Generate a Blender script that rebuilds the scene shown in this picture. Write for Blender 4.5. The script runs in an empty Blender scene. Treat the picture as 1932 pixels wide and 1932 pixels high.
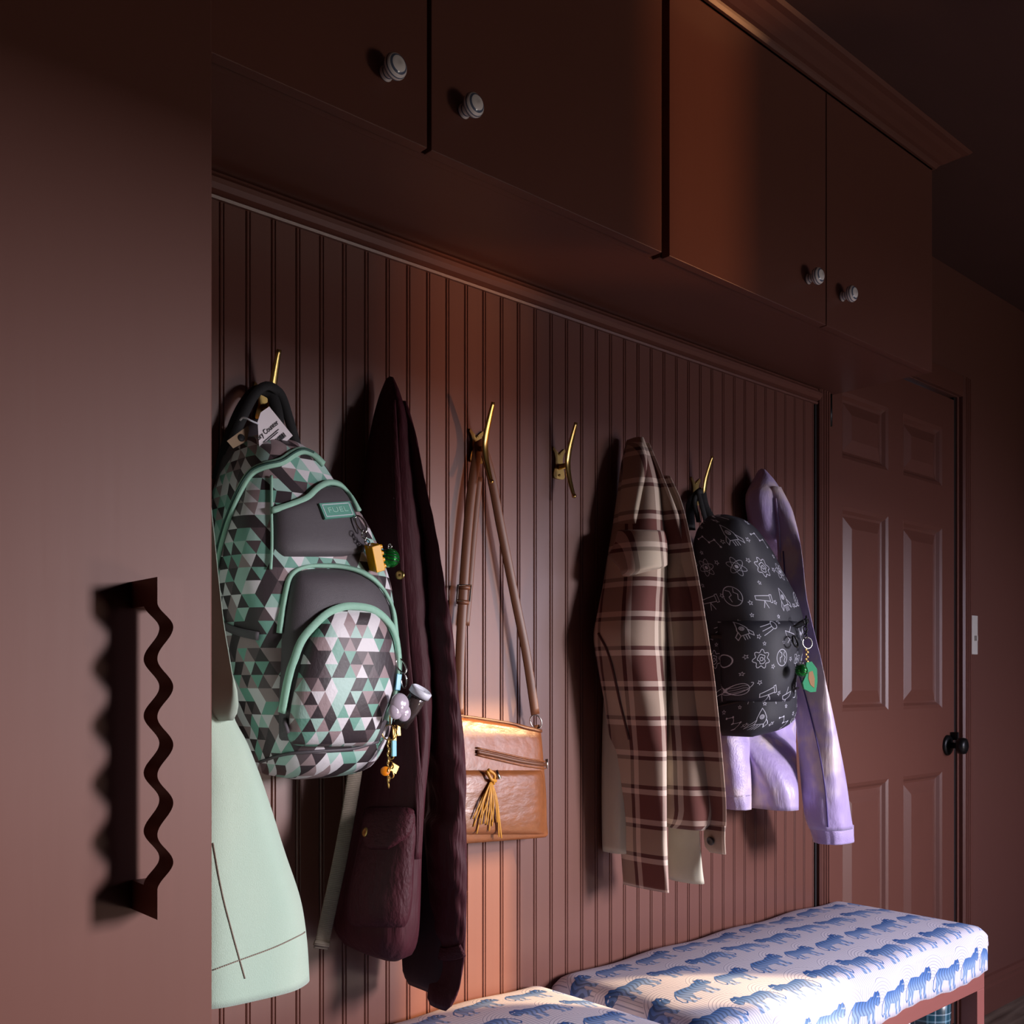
import bpy, bmesh, math, random
import numpy as np
from mathutils import Vector, Matrix
from mathutils.bvhtree import BVHTree

# ------------------------------------------------------------------ camera, light, exposure
SC = bpy.context.scene
COL = SC.collection
F, CX, HV, VPX, D0, H = 1900.0, 966.0, 1285.0, 3070.0, 1.458, 1.12
PSI = math.atan((VPX - CX) / F)
S, Cc = math.sin(PSI), math.cos(PSI)
cd = bpy.data.cameras.new('camera'); cam_o = bpy.data.objects.new('camera', cd); COL.objects.link(cam_o)
cd.sensor_width = 36; cd.lens = F / 1932 * 36; cd.shift_y = (HV - 966) / 1932
cd.clip_start = .02
cam_o.location = (0, -D0, H); cam_o.rotation_euler = (math.pi / 2, 0, PSI - math.pi / 2)
SC.camera = cam_o
SC.view_settings.view_transform = 'Standard'; SC.view_settings.look = 'None'
SC.view_settings.gamma = 1; SC.view_settings.use_curve_mapping = False
SC.view_settings.exposure = 0.1
SC.cycles.max_bounces = 8
W = bpy.data.worlds.new('world'); SC.world = W; W.use_nodes = True
W.node_tree.nodes['Background'].inputs[0].default_value = (.62, .72, 1, 1)
W.node_tree.nodes['Background'].inputs[1].default_value = .25

def lamp(name, kind, loc, direction, energy, color, **kw):
    l = bpy.data.lights.new(name, kind); l.energy = energy; l.color = color
    for k, v in kw.items(): setattr(l, k, v)
    o = bpy.data.objects.new(name, l); COL.objects.link(o); o.location = loc
    o.rotation_euler = Vector(direction).to_track_quat('-Z', 'Y').to_euler()
    return o
AZ = 1.27                                   # sun runs this far along the wall per metre of depth
def sun_dir(el):
    h = Vector((-AZ, 1, 0)).normalized(); return (h.x * math.cos(el), h.y * math.cos(el), -math.sin(el))
lamp('sun', 'SUN', (4, -4, 3), sun_dir(math.radians(17)), 13, (1, .66, .33), angle=.01)
lamp('added_low_sun', 'SUN', (4, -4, -1), sun_dir(math.radians(-9)), 1.8, (1, .42, .16), angle=.03)  # extra sun added from below for the warm strip on wall and cabinets
lamp('sky_beyond_window', 'AREA', (4.6, -7.4, 2.3), (-3.1, 7.4, -1.5), 960, (.97, .92, .98), shape='RECTANGLE', size=1.1, size_y=1.7)
lamp('sky_glow_at_window', 'AREA', (3.2, -2.26, 1.2), (-.25, 1, -.95), 23, (.80, .76, 1.0), shape='RECTANGLE', size=1.1, size_y=1.0, spread=math.radians(130))

lamp('added_knob_fill', 'AREA', (3.7, -5.6, -.3), (-2.7, 5.3, 2.4), 48, (1, .86, .72), shape='RECTANGLE', size=1.0, size_y=.8)  # unseen fill added low outside to brighten the cabinet knobs

# ------------------------------------------------------------------ projection helpers
def pt(u, v, y=0.0):
    """point of the plane at depth y that lies on the sight line of a photo pixel"""
    up = (u - CX) / F
    d = (y + D0) / (S - up * Cc)
    return Vector((d * (Cc + up * S), y, H - (v - HV) / F * d))
def uof(x, y):
    yy = y + D0
    return CX + F * (x * S - yy * Cc) / (x * Cc + yy * S)
def dep(x, y): return x * Cc + (y + D0) * S
CAM = Vector((0, -D0, H))
def ray(u, v):
    up = (u - CX) / F
    return Vector((Cc + up * S, S - up * Cc, -(v - HV) / F)).normalized()

# ------------------------------------------------------------------ object helpers
def link(name, me, mat=None, parent=None, smooth=False):
    o = bpy.data.objects.new(name, me); COL.objects.link(o)
    if mat is not None and not me.materials: me.materials.append(mat)
    if parent is not None: o.parent = parent
    if smooth: me.polygons.foreach_set('use_smooth', [True] * len(me.polygons))
    return o
def tag(o, label=None, cat=None, group=None, kind=None):
    if label: o['label'] = label
    if cat: o['category'] = cat
    if group: o['group'] = group
    if kind: o['kind'] = kind
    return o
def thing(name, label, cat, group=None, loc=(0, 0, 0)):
    o = bpy.data.objects.new(name, None); COL.objects.link(o); o.location = loc; o.empty_display_size = .05
    return tag(o, label, cat, group)
def rebase(root):
    """move the Empty to the base of its parts without moving them"""
    lo = Vector((1e9,) * 3); hi = Vector((-1e9,) * 3)
    def walk(o):
        for c in o.children:
            if c.type == 'MESH':
                for vtx in c.data.vertices:
                    p = c.matrix_basis @ vtx.co
                    for i in range(3): lo[i] = min(lo[i], p[i]); hi[i] = max(hi[i], p[i])
            walk(c)
    walk(root)
    b = Vector(((lo.x + hi.x) / 2, (lo.y + hi.y) / 2, lo.z))
    root.location = b
    for c in root.children: c.location = c.location - b
def mesh(verts, faces, uvs=None):
    me = bpy.data.meshes.new('m'); me.from_pydata([tuple(v) for v in verts], [], faces)
    if uvs is not None:
        l = me.uv_layers.new(name='UVMap')
        for i, lp in enumerate(me.loops): l.data[i].uv = uvs[i]
    me.update(); return me
def box_bm(bm, x0, x1, y0, y1, z0, z1, bev=0.0):
    r = bmesh.ops.create_cube(bm, size=1, matrix=Matrix.Translation(((x0 + x1) / 2, (y0 + y1) / 2, (z0 + z1) / 2)) @ Matrix.Diagonal((abs(x1 - x0), abs(y1 - y0), abs(z1 - z0), 1)))
    if bev:
        es = set(e for v in r['verts'] for e in v.link_edges)
        bmesh.ops.bevel(bm, geom=list(es), offset=bev, segments=2, affect='EDGES', profile=.6)
def bm_obj(name, bm, mat, parent=None, smooth=False):
    me = bpy.data.meshes.new(name); bmesh.ops.recalc_face_normals(bm, faces=bm.faces); bm.to_mesh(me); bm.free()
    return link(name, me, mat, parent, smooth)
def box(name, b, mat, parent=None, bev=.002):
    bm = bmesh.new(); box_bm(bm, *b, bev=bev); return bm_obj(name, bm, mat, parent)
def boxes(name, bs, mat, parent=None, bev=0.0):
    bm = bmesh.new()
    for b in bs: box_bm(bm, *b, bev=bev)
    return bm_obj(name, bm, mat, parent)
def extrude_profile(prof, axis, a0, a1):
    """closed profile (p,q) swept along an axis; axis 'x': (y,z), 'z': (x,y)"""
    n = len(prof); vs = []
    for a in (a0, a1):
        for p, q in prof: vs.append((a, p, q) if axis == 'x' else (p, q, a))
    fs = [(i, (i + 1) % n, n + (i + 1) % n, n + i) for i in range(n)] + [tuple(range(n - 1, -1, -1)), tuple(range(n, 2 * n))]
    return vs, fs
def prof_obj(name, prof, axis, a0, a1, mat, parent=None):
    vs, fs = extrude_profile(prof, axis, a0, a1)
    me = mesh(vs, fs); bm = bmesh.new(); bm.from_mesh(me); bmesh.ops.recalc_face_normals(bm, faces=bm.faces); bm.to_mesh(me); bm.free()
    return link(name, me, mat, parent)
def lathe_me(prof, n=24, axis=(0, -1, 0), at=(0, 0, 0)):
    """prof: (radius, height along axis)"""
    q = Vector((0, 0, 1)).rotation_difference(Vector(axis)); at = Vector(at); vs = []; fs = []
    for r, h in prof:
        for k in range(n):
            a = 2 * math.pi * k / n; vs.append(at + q @ Vector((r * math.cos(a), r * math.sin(a), h)))
    for i in range(len(prof) - 1):
        for k in range(n):
            fs.append((i * n + k, i * n + (k + 1) % n, (i + 1) * n + (k + 1) % n, (i + 1) * n + k))
    fs.append(tuple(range(n - 1, -1, -1))); fs.append(tuple(range((len(prof) - 1) * n, len(prof) * n)))
    return mesh(vs, fs)
def lathe(name, prof, mat, parent=None, n=24, axis=(0, -1, 0), at=(0, 0, 0)):
    return link(name, lathe_me(prof, n, axis, at), mat, parent, True)
def pchip(xs, ys, x):
    xs = np.array(xs, float); ys = np.array(ys, float)
    h = np.diff(xs); dl = np.diff(ys) / h; m = np.zeros(len(xs)); m[0] = dl[0]; m[-1] = dl[-1]
    for i in range(1, len(xs) - 1):
        if dl[i - 1] * dl[i] > 0: m[i] = 2 * dl[i - 1] * dl[i] / (dl[i - 1] + dl[i])
    i = np.clip(np.searchsorted(xs, x) - 1, 0, len(xs) - 2); t = (x - xs[i]) / h[i]
    return ys[i] * (1 + 2 * t) * (1 - t) ** 2 + h[i] * m[i] * t * (1 - t) ** 2 + ys[i + 1] * t * t * (3 - 2 * t) + h[i] * m[i + 1] * t * t * (t - 1)
def smooth_path(pts, n):
    pts = [Vector(p) for p in pts]; s = [0.0]
    for a, b in zip(pts, pts[1:]): s.append(s[-1] + max((b - a).length, 1e-6))
    x = np.linspace(0, s[-1], n)
    c = [pchip(s, [p[k] for p in pts], x) for k in range(3)]
    return [Vector((c[0][i], c[1][i], c[2][i])) for i in range(n)]
def tube_geo(pts, r, n=8, closed=False):
    vs = []; fs = []; N = len(pts); prev = None
    for i, p in enumerate(pts):
        a = pts[(i - 1) % N] if (closed or i > 0) else p; b = pts[(i + 1) % N] if (closed or i < N - 1) else p
        t = (b - a).normalized()
        if prev is None: prev = t.orthogonal()
        side = (prev - t * prev.dot(t)).normalized(); prev = side; up = t.cross(side)
        rr = r[i] if isinstance(r, (list, tuple)) else r
        for k in range(n):
            a_ = 2 * math.pi * k / n; vs.append(p + side * rr * math.cos(a_) + up * rr * math.sin(a_))
    for i in range(N if closed else N - 1):
        j = (i + 1) % N
        for k in range(n): fs.append((i * n + k, i * n + (k + 1) % n, j * n + (k + 1) % n, j * n + k))
    if not closed: fs += [tuple(range(n - 1, -1, -1)), tuple(range((N - 1) * n, N * n))]
    return vs, fs
def tube(name, pts, r, mat, parent=None, n=8, closed=False):
    return link(name, mesh(*tube_geo([Vector(p) for p in pts], r, n, closed)), mat, parent, True)
def joined(name, geos, mat, parent=None, smooth=True):
    vs = []; fs = []
    for v, f in geos:
        b = len(vs); vs += list(v); fs += [tuple(i + b for i in q) for q in f]
    return link(name, mesh(vs, fs), mat, parent, smooth)
def circle_pts(c, r, nrm, n=20, sq=1.0):
    q = Vector((0, 0, 1)).rotation_difference(Vector(nrm)); c = Vector(c)
    return [c + q @ Vector((r * math.cos(2 * math.pi * k / n), r * sq * math.sin(2 * math.pi * k / n), 0)) for k in range(n)]
def band_geo(pts, nrms, w, th):
    """flat strip following pts; nrms point away from the strip's face"""
    vs = []; fs = []; N = len(pts); L = [0.0]
    for a, b in zip(pts, pts[1:]): L.append(L[-1] + (b - a).length)
    for i, p in enumerate(pts):
        t = (pts[min(i + 1, N - 1)] - pts[max(i - 1, 0)]).normalized(); nn = nrms[i] if isinstance(nrms, list) else nrms
        nn = (nn - t * nn.dot(t)).normalized(); s = t.cross(nn)
        ww = (w[i] if isinstance(w, (list, tuple)) else w) / 2
        for a, b in ((-1, 0), (-.86, 1), (.86, 1), (1, 0), (.86, -1), (-.86, -1)): vs.append(p + s * ww * a + nn * th / 2 * b)
    uv = []
    U = [0, .12, .88, 1, 1.12, 1.88, 2]
    for i in range(N - 1):
        for k in range(6):
            fs.append((i * 6 + k, i * 6 + (k + 1) % 6, i * 6 + 6 + (k + 1) % 6, i * 6 + 6 + k))
            uv += [(U[k], L[i]), (U[k + 1], L[i]), (U[k + 1], L[i + 1]), (U[k], L[i + 1])]
    fs += [tuple(range(5, -1, -1)), tuple(range((N - 1) * 6, N * 6))]; uv += [(0, 0)] * 12
    return vs, fs, uv
def band(name, pts, nrms, w, th, mat, parent=None):
    return link(name, mesh(*band_geo(pts, nrms, w, th)), mat, parent, True)
def poly_slab(name, outline, y0, y1, mat, parent=None):
    """outline of (x,z) given thickness from y0 to y1"""
    n = len(outline); vs = [(x, y0, z) for x, z in outline] + [(x, y1, z) for x, z in outline]
    fs = [tuple(range(n)), tuple(range(2 * n - 1, n - 1, -1))] + [(i, n + i, n + (i + 1) % n, (i + 1) % n) for i in range(n)]
    me = mesh(vs, fs); bm = bmesh.new(); bm.from_mesh(me); bmesh.ops.recalc_face_normals(bm, faces=bm.faces)
    bmesh.ops.triangulate(bm, faces=[f for f in bm.faces if len(f.verts) > 4]); bm.to_mesh(me); bm.free()
    return link(name, me, mat, parent)

class Loft: pass
def loft(name, rows, mat, parent=None, n=56, lv=60, e=2.4, fold=0.0, fk=5, seed=0, hollow=.03, wr=0.0, rot=0.0, fmid=0.6, warp=None):
    """hanging volume: every row is (photo line, left limit, right limit, depth, gap to wall); each level becomes a
    closed ring in the horizontal plane whose width is solved so that the volume reaches those limits"""
    R = np.array(rows, float); rnd = random.Random(seed); ph = [rnd.uniform(0, 6.28) for _ in range(8)]
    vv = np.linspace(R[0, 0], R[-1, 0], lv)
    colm = [pchip(R[:, 0], R[:, k], vv) for k in range(1, 5)]
    th = math.pi / 2 + 2 * math.pi * np.arange(n) / n
    cr, sr = math.cos(rot), math.sin(rot)
    V = np.zeros((lv, n, 3)); 
    for i in range(lv):
        uL, uR, t, y0 = (c[i] for c in colm); yr = -(y0 + t / 2)
        p = pt((uL + uR) / 2, vv[i], yr); z = p.z; cx = p.x; w = max((uR - uL) / F * dep(p.x, yr), .01)
        ex = 2.0 / e
        px = np.sign(np.cos(th)) * np.abs(np.cos(th)) ** ex; py = np.sign(np.sin(th)) * np.abs(np.sin(th)) ** ex
        tt = i / (lv - 1)
        a = fold * (fmid + (1 - fmid) * tt)
        mod = a * (np.sin(fk * th + ph[0] + 1.3 * math.sin(z * 6 + ph[1])) + .6 * np.sin((2 * fk + 1) * th + ph[2] + 2 * math.sin(z * 9 + ph[3])))
        mod += wr * np.sin(z * 95 + 3 * th + ph[4]) * np.sin(z * 31 + 2 * th + ph[5])
        for _ in range(14):
            x = cx + cr * px * (w / 2) * (1 + mod) - sr * py * (t / 2); y = yr + sr * px * (w / 2) + cr * py * (t / 2) * (1 + .6 * mod)
            y = np.minimum(y, -.004)
            u = uof(x, y); s = dep(cx, yr) ** 2 / (F * (yr + D0))
            cx += ((uL + uR) / 2 - (u.min() + u.max()) / 2) * s * .8
            w = min(max(w + ((uR - uL) - (u.max() - u.min())) * s * .8, .006), 1.2)
        V[i, :, 0] = x; V[i, :, 1] = y; V[i, :, 2] = z
    if warp is not None: V[:, :, 2] += warp(V[:, :, 0], V[:, :, 1], V[:, :, 2])
    vs = V.reshape(-1, 3).tolist(); fs = []; uvs = []
    arc = np.zeros((lv, n + 1))
    d = np.linalg.norm(np.diff(np.concatenate([V, V[:, :1]], 1), axis=1)[:, :, :2], axis=2); arc[:, 1:] = np.cumsum(d, 1)
    arc -= arc[:, n // 2:n // 2 + 1]
    q = (n // 4 * 2)
    zz = V[:, n // 2, 2]
    for i in range(lv - 1):
        for k in range(n):
            k2 = (k + 1) % n
            fs.append((i * n + k, (i + 1) * n + k, (i + 1) * n + k2, i * n + k2))
            uvs += [(arc[i, k], zz[i]), (arc[i + 1, k], zz[i + 1]), (arc[i + 1, k + 1], zz[i + 1]), (arc[i, k + 1], zz[i])]
    for i, dz in ((0, 0.004), (lv - 1, hollow)):
        c = V[i].mean(0); vs.append((c[0], c[1], c[2] + dz)); ci = len(vs) - 1
        for k in range(n):
            k2 = (k + 1) % n
            fs.append((ci, i * n + k, i * n + k2) if i == 0 else (ci, i * n + k2, i * n + k)); uvs += [(0, c[2])] * 3
    me = mesh(vs, fs, uvs); o = link(name, me, mat, parent, True)
    L = Loft(); L.o = o; L.bvh = BVHTree.FromPolygons(vs, fs); L.last = None
    return L
def hit(L, u, v, off=0.0):
    d = ray(u, v); r = L.bvh.ray_cast(CAM, d)
    if r[0] is None:
        nr = None
        if L.last is not None: nr = pt(u, v, L.last.y)
        else: nr = pt(u, v, -.1)
        r2 = L.bvh.find_nearest(nr); p, nn = r2[0], r2[1]
    else: p, nn = r[0], r[1]
    if nn.dot(d) > 0: nn = -nn
    L.last = p.copy()
    return p + nn * off, nn
def hits(L, path, n, off):
    """path of photo points drawn on the surface of a volume"""
    P = smooth_path([(a, b, 0) for a, b in path], n); A = [hit(L, p.x, p.y, off) for p in P]
    q = [a[0] for a in A]; m = [a[1] for a in A]
    for _ in range(2):
        q = [q[0]] + [(q[i - 1] + q[i] * 2 + q[i + 1]) / 4 for i in range(1, n - 1)] + [q[-1]]
        m = [m[0]] + [(m[i - 1] + m[i] * 2 + m[i + 1]).normalized() for i in range(1, n - 1)] + [m[-1]]
    return q, m
def seam(name, L, path, w, th, mat, parent, n=40, off=.003):
    q, m = hits(L, path, n, off); return band(name, q, m, w, th, mat, parent)
def patch(name, L, rows, mat, parent, nu=28, nv=36, base=.004, bulge=.01, uv0=(0, 0)):
    """panel sewn on a volume: rows (photo line, left, right), domed by bulge"""
    R = np.array(rows, float); vv = np.linspace(R[0, 0], R[-1, 0], nv); l = pchip(R[:, 0], R[:, 1], vv); r = pchip(R[:, 0], R[:, 2], vv)
    vs = []; uvv = []
    for i in range(nv):
        acc = 0; pr = None
        for k in range(nu + 1):
            s = k / nu; p, nn = hit(L, l[i] + (r[i] - l[i]) * s, vv[i])
            ed = min(1, min(s, 1 - s) * 9, min(i, nv - 1 - i) / (nv - 1) * 12)
            dome = (1 - (2 * s - 1) ** 4) * (1 - abs(2 * i / (nv - 1) - 1) ** 5)
            p = p + nn * ((base + .002) * min(1, ed * 1.2) ** .6 - .002 + bulge * dome)
            vs.append(p)
            uvv.append((p.x * 1.15 - p.y * .35 + uv0[0], p.z + uv0[1]))
    fs = []; uvs = []
    for i in range(nv - 1):
        for k in range(nu):
            q = (i * (nu + 1) + k, (i + 1) * (nu + 1) + k, (i + 1) * (nu + 1) + k + 1, i * (nu + 1) + k + 1)
            fs.append(q); uvs += [uvv[j] for j in q]
    o = link(name, mesh(vs, fs, uvs), mat, parent, True)
    Q = Loft(); Q.o = o; Q.bvh = BVHTree.FromPolygons(vs, fs); Q.last = None
    return Q
def text_me(s, size):
    c = bpy.data.curves.new('t', 'FONT'); c.body = s; c.size = size; c.align_x = 'CENTER'; c.align_y = 'CENTER'; c.extrude = .0002
    o = bpy.data.objects.new('t', c); COL.objects.link(o)
    dg = bpy.context.evaluated_depsgraph_get(); me = bpy.data.meshes.new_from_object(o.evaluated_get(dg))
    bpy.data.objects.remove(o); return me
def frame_on(p, ex, ey, nn):
    ex = ex.normalized(); nn = (nn - ex * nn.dot(ex)).normalized(); ey = nn.cross(ex)
    return Matrix(((ex.x, ey.x, nn.x, p.x), (ex.y, ey.y, nn.y, p.y), (ex.z, ey.z, nn.z, p.z), (0, 0, 0, 1)))

# ------------------------------------------------------------------ materials
def srgb(r, g, b):
    f = lambda c: (c / 255 / 12.92 if c / 255 <= .04045 else ((c / 255 + .055) / 1.055) ** 2.4)
    return (f(r), f(g), f(b), 1)
class NT:
    def __init__(s, name):
        s.m = bpy.data.materials.new(name); s.m.use_nodes = True; s.t = s.m.node_tree; s.p = s.t.nodes['Principled BSDF']
    def n(s, k, **kw):
        o = s.t.nodes.new(k)
        for a, b in kw.items(): setattr(o, a, b)
        return o
    def l(s, a, b): s.t.links.new(a, b)
    def math(s, op, a, b=None, c=None):
        o = s.n('ShaderNodeMath', operation=op)
        for i, x in enumerate((a, b, c)):
            if x is None: continue
            if isinstance(x, (int, float)): o.inputs[i].default_value = x
            else: s.l(x, o.inputs[i])
        return o.outputs[0]
    def ramp(s, fac, stops, const=True):
        o = s.n('ShaderNodeValToRGB'); cr = o.color_ramp; cr.interpolation = 'CONSTANT' if const else 'LINEAR'
        while len(cr.elements) < len(stops): cr.elements.new(.5)
        for e, (p, c) in zip(cr.elements, stops): e.position = p; e.color = c
        s.l(fac, o.inputs[0]); return o.outputs[0]
    def mix(s, f, a, b, mode='MIX'):
        o = s.n('ShaderNodeMix', data_type='RGBA', blend_type=mode)
        for i, x in ((0, f), (6, a), (7, b)):
            if isinstance(x, (int, float, tuple)): o.inputs[i].default_value = x
            else: s.l(x, o.inputs[i])
        return o.outputs[2]
    def noise(s, scale, detail=3, vec=None, rough=.5):
        o = s.n('ShaderNodeTexNoise'); o.inputs['Scale'].default_value = scale; o.inputs['Detail'].default_value = detail; o.inputs['Roughness'].default_value = rough
        if vec is not None: s.l(vec, o.inputs['Vector'])
        return o.outputs[0]
    def obj(s, scale=(1, 1, 1)):
        c = s.n('ShaderNodeNewGeometry'); mp = s.n('ShaderNodeMapping'); mp.inputs['Scale'].default_value = scale
        s.l(c.outputs['Position'], mp.inputs[0]); return mp.outputs[0]
    def uv(s):
        o = s.n('ShaderNodeTexCoord'); return o.outputs['UV']
    def bump(s, h, st, dist=.002):
        b = s.n('ShaderNodeBump'); b.inputs['Strength'].default_value = st; b.inputs['Distance'].default_value = dist
        s.l(h, b.inputs['Height']); s.l(b.outputs[0], s.p.inputs['Normal'])
    def set(s, **kw):
        for k, v in kw.items(): s.p.inputs[k.replace('_', ' ')].default_value = v
        return s
def plain(name, col, rough=.5, metal=0.0, var=.12, nscale=30, bump=.0, bdist=.002, bscale=200, sheen=0.0, spec=.5, **kw):
    t = NT(name); c = t.mix(t.noise(nscale), tuple(x * (1 - var) for x in col[:3]) + (1,), tuple(min(1, x * (1 + var)) for x in col[:3]) + (1,))
    t.l(c, t.p.inputs['Base Color']); t.set(Roughness=rough, Metallic=metal)
    t.p.inputs['Specular IOR Level'].default_value = spec
    if sheen: t.p.inputs['Sheen Weight'].default_value = sheen
    if bump: t.bump(t.noise(bscale, 4), bump, bdist)
    for k, v in kw.items(): t.p.inputs[k.replace('_', ' ')].default_value = v
    return t.m
def brushed(name, col, rough, strength):
    t = NT(name); v = t.obj((60, 60, 4)); n = t.noise(1, 4, v)
    t.l(t.mix(t.noise(3), tuple(x * .93 for x in col[:3]) + (1,), tuple(x * 1.07 for x in col[:3]) + (1,)), t.p.inputs['Base Color'])
    t.set(Roughness=rough); t.bump(n, strength, .001); return t.m
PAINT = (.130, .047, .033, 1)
M = {}
M['paint'] = brushed('oxblood_satin_paint', PAINT, .38, .12)
M['cabinet_paint'] = brushed('oxblood_cabinet_paint', PAINT, .5, .12); M['cabinet_paint'].node_tree.nodes['Principled BSDF'].inputs['Specular IOR Level'].default_value = .32
M['paint_plain'] = brushed('oxblood_wall_paint', PAINT, .55, .08)
M['frame_red'] = brushed('bench_red_paint', (.26, .082, .07, 1), .45, .08)
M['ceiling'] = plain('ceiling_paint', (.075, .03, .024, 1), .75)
M['brass'] = plain('brushed_brass', (.55, .38, .13, 1), .28, 1.0, .1)
M['steel'] = plain('polished_steel', (.62, .60, .58, 1), .2, 1.0)
M['gold'] = plain('gold_metal', (.75, .48, .16, 1), .25, 1.0)
M['black_metal'] = plain('black_iron', (.008, .008, .008, 1), .35, .4)
M['black_plastic'] = plain('black_plastic', (.012, .012, .014, 1), .3)
M['ivory'] = plain('ivory_plastic', srgb(205, 200, 190), .4, var=.03)
M['charcoal'] = plain('charcoal_nylon', srgb(82, 75, 80), .55, bump=.25, bscale=160)
M['teal'] = plain('mint_piping', srgb(158, 205, 182), .6, var=.1, bump=.3, bscale=500)
M['teal_dark'] = plain('zip_tape', srgb(40, 75, 66), .6)
M['webbing'] = plain('grey_webbing', srgb(120, 105, 92), .8)
M['black_web'] = plain('black_webbing', (.012, .011, .012, 1), .7, bump=.3, bscale=400)
M['maroon'] = plain('maroon_waxed_cotton', (.052, .0085, .014, 1), .62, var=.25, nscale=9, bump=.55, bdist=.006, bscale=11, spec=.3)
M['maroon_dark'] = plain('maroon_lining', (.026, .007, .011, 1), .75, var=.2)
M['tan'] = plain('tan_leather', srgb(134, 80, 46), .33, var=.3, nscale=11, bump=.35, bdist=.003, bscale=12)
M['tan_dark'] = plain('brown_leather', srgb(98, 58, 36), .45, var=.2, nscale=20)
M['tassel'] = plain('mustard_leather', srgb(198, 138, 48), .5)
M['cream'] = plain('cream_cotton', srgb(205, 200, 182), .8, var=.06, nscale=5, bump=.15)
M['white_paper'] = plain('white_card', srgb(232, 222, 226), .7, var=.02)
M['kraft'] = plain('kraft_card', srgb(150, 125, 100), .8, var=.05)
M['ink'] = plain('black_ink', (.01, .01, .012, 1), .7)
M['yellow'] = plain('yellow_toy_plastic', srgb(235, 165, 10), .25, var=.03)
M['green'] = plain('green_lacquered_bell', (.01, .22, .03, 1), .15, .6, .1)
M['green_dark'] = plain('dark_green', (.004, .03, .008, 1), .3)
M['blue_tag'] = plain('pale_blue_plastic', srgb(125, 195, 215), .3, var=.03)
M['white_plastic'] = plain('white_plastic', srgb(225, 225, 235), .3, var=.02)
M['orange'] = plain('amber_plastic', srgb(230, 130, 20), .3)
M['pearl'] = plain('iridescent_pearl', srgb(205, 190, 205), .15, .25, .25, 60)
M['smoke'] = plain('smoky_tube', srgb(70, 58, 56), .12, var=.05)
M['clear_green'] = plain('green_acrylic', srgb(70, 150, 110), .12, var=.1)
M['bronze'] = plain('printed_brown', srgb(150, 110, 70), .4)
M['gap_shade'] = plain('painted_gap_shade', (.006, .004, .004, 1), .9)  # near-black colour standing in for shade inside gaps

def knob_mat():
    t = NT('striped_ceramic'); g = t.n('ShaderNodeTexCoord').outputs['Object']; sp = t.n('ShaderNodeSeparateXYZ'); t.l(g, sp.inputs[0])
    f = t.math('FRACT', t.math('MULTIPLY', sp.outputs[1], 190))
    t.l(t.ramp(f, [(0, srgb(232, 226, 222)), (.66, srgb(95, 105, 125))]), t.p.inputs['Base Color']); t.set(Roughness=.16); return t.m
M['ceramic'] = knob_mat()
def webbing_mat():
    t = NT('ribbed_webbing'); sp = t.n('ShaderNodeSeparateXYZ'); t.l(t.uv(), sp.inputs[0])
    f = t.math('SINE', t.math('MULTIPLY', sp.outputs[1], 2200))
    t.l(t.mix(t.noise(40), srgb(118, 104, 92), srgb(138, 124, 110)), t.p.inputs['Base Color']); t.set(Roughness=.8); t.bump(f, .5, .0008); return t.m
M['webbing'] = webbing_mat()
def tri_mat():
    t = NT('triangle_print_nylon'); sp = t.n('ShaderNodeSeparateXYZ'); t.l(t.uv(), sp.inputs[0])
    b, h = .0225, .0185
    v = t.math('DIVIDE', sp.outputs[1], h); a = t.math('SUBTRACT', t.math('DIVIDE', sp.outputs[0], b), t.math('MULTIPLY', v, .5))
    i = t.math('FLOOR', a); j = t.math('FLOOR', v)
    half = t.math('GREATER_THAN', t.math('ADD', t.math('FRACT', a), t.math('FRACT', v)), 1)
    cb = t.n('ShaderNodeCombineXYZ'); t.l(i, cb.inputs[0]); t.l(j, cb.inputs[1]); t.l(half, cb.inputs[2])
    wn = t.n('ShaderNodeTexWhiteNoise', noise_dimensions='3D'); t.l(cb.outputs[0], wn.inputs[0])
    c = t.ramp(wn.outputs[0], [(0, srgb(58, 48, 52)), (.27, srgb(118, 168, 152)), (.42, srgb(222, 216, 220)), (.62, srgb(168, 200, 190)), (.75, srgb(158, 136, 138)), (.9, srgb(92, 76, 80))])
    t.l(c, t.p.inputs['Base Color']); t.set(Roughness=.5); t.bump(t.noise(30, 3), .25); return t.m
M['tri'] = tri_mat()
def plaid_mat():
    t = NT('brown_plaid_flannel'); sp = t.n('ShaderNodeSeparateXYZ'); t.l(t.uv(), sp.inputs[0])
    br, ln, cr, ct = srgb(112, 66, 60), srgb(78, 44, 42), srgb(226, 205, 192), srgb(208, 192, 172)
    st = [(0, br), (.36, cr), (.44, ln), (.50, ct), (.86, ln), (.92, cr)]
    fx = t.ramp(t.math('FRACT', t.math('DIVIDE', t.math('ADD', sp.outputs[0], .062), .150)), st)
    fy = t.ramp(t.math('FRACT', t.math('DIVIDE', sp.outputs[1], .140)), st)
    c = t.mix(.5, fx, fy); c = t.mix(.25, c, t.mix(t.noise(600, 2), (.02, .01, .01, 1), (.8, .7, .65, 1)), 'SOFT_LIGHT')
    t.l(c, t.p.inputs['Base Color']); t.set(Roughness=.9); t.p.inputs['Sheen Weight'].default_value = .1; t.bump(t.noise(400, 2), .15); return t.m
M['plaid'] = plaid_mat()
def cloud_mat():
    t = NT('lavender_tie_dye_satin'); v = t.obj((1, 1, .7)); n = t.noise(11, 3, v, .55)
    c = t.ramp(n, [(0, srgb(158, 136, 196)), (.42, srgb(190, 170, 222)), (.52, srgb(206, 188, 228)), (.60, srgb(234, 214, 222)), (.8, srgb(244, 230, 230))], False)
    t.l(c, t.p.inputs['Base Color']); t.set(Roughness=.38); t.p.inputs['Sheen Weight'].default_value = .2; t.bump(t.noise(26, 4), .35, .004); return t.m
M['lavender'] = cloud_mat()
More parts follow.
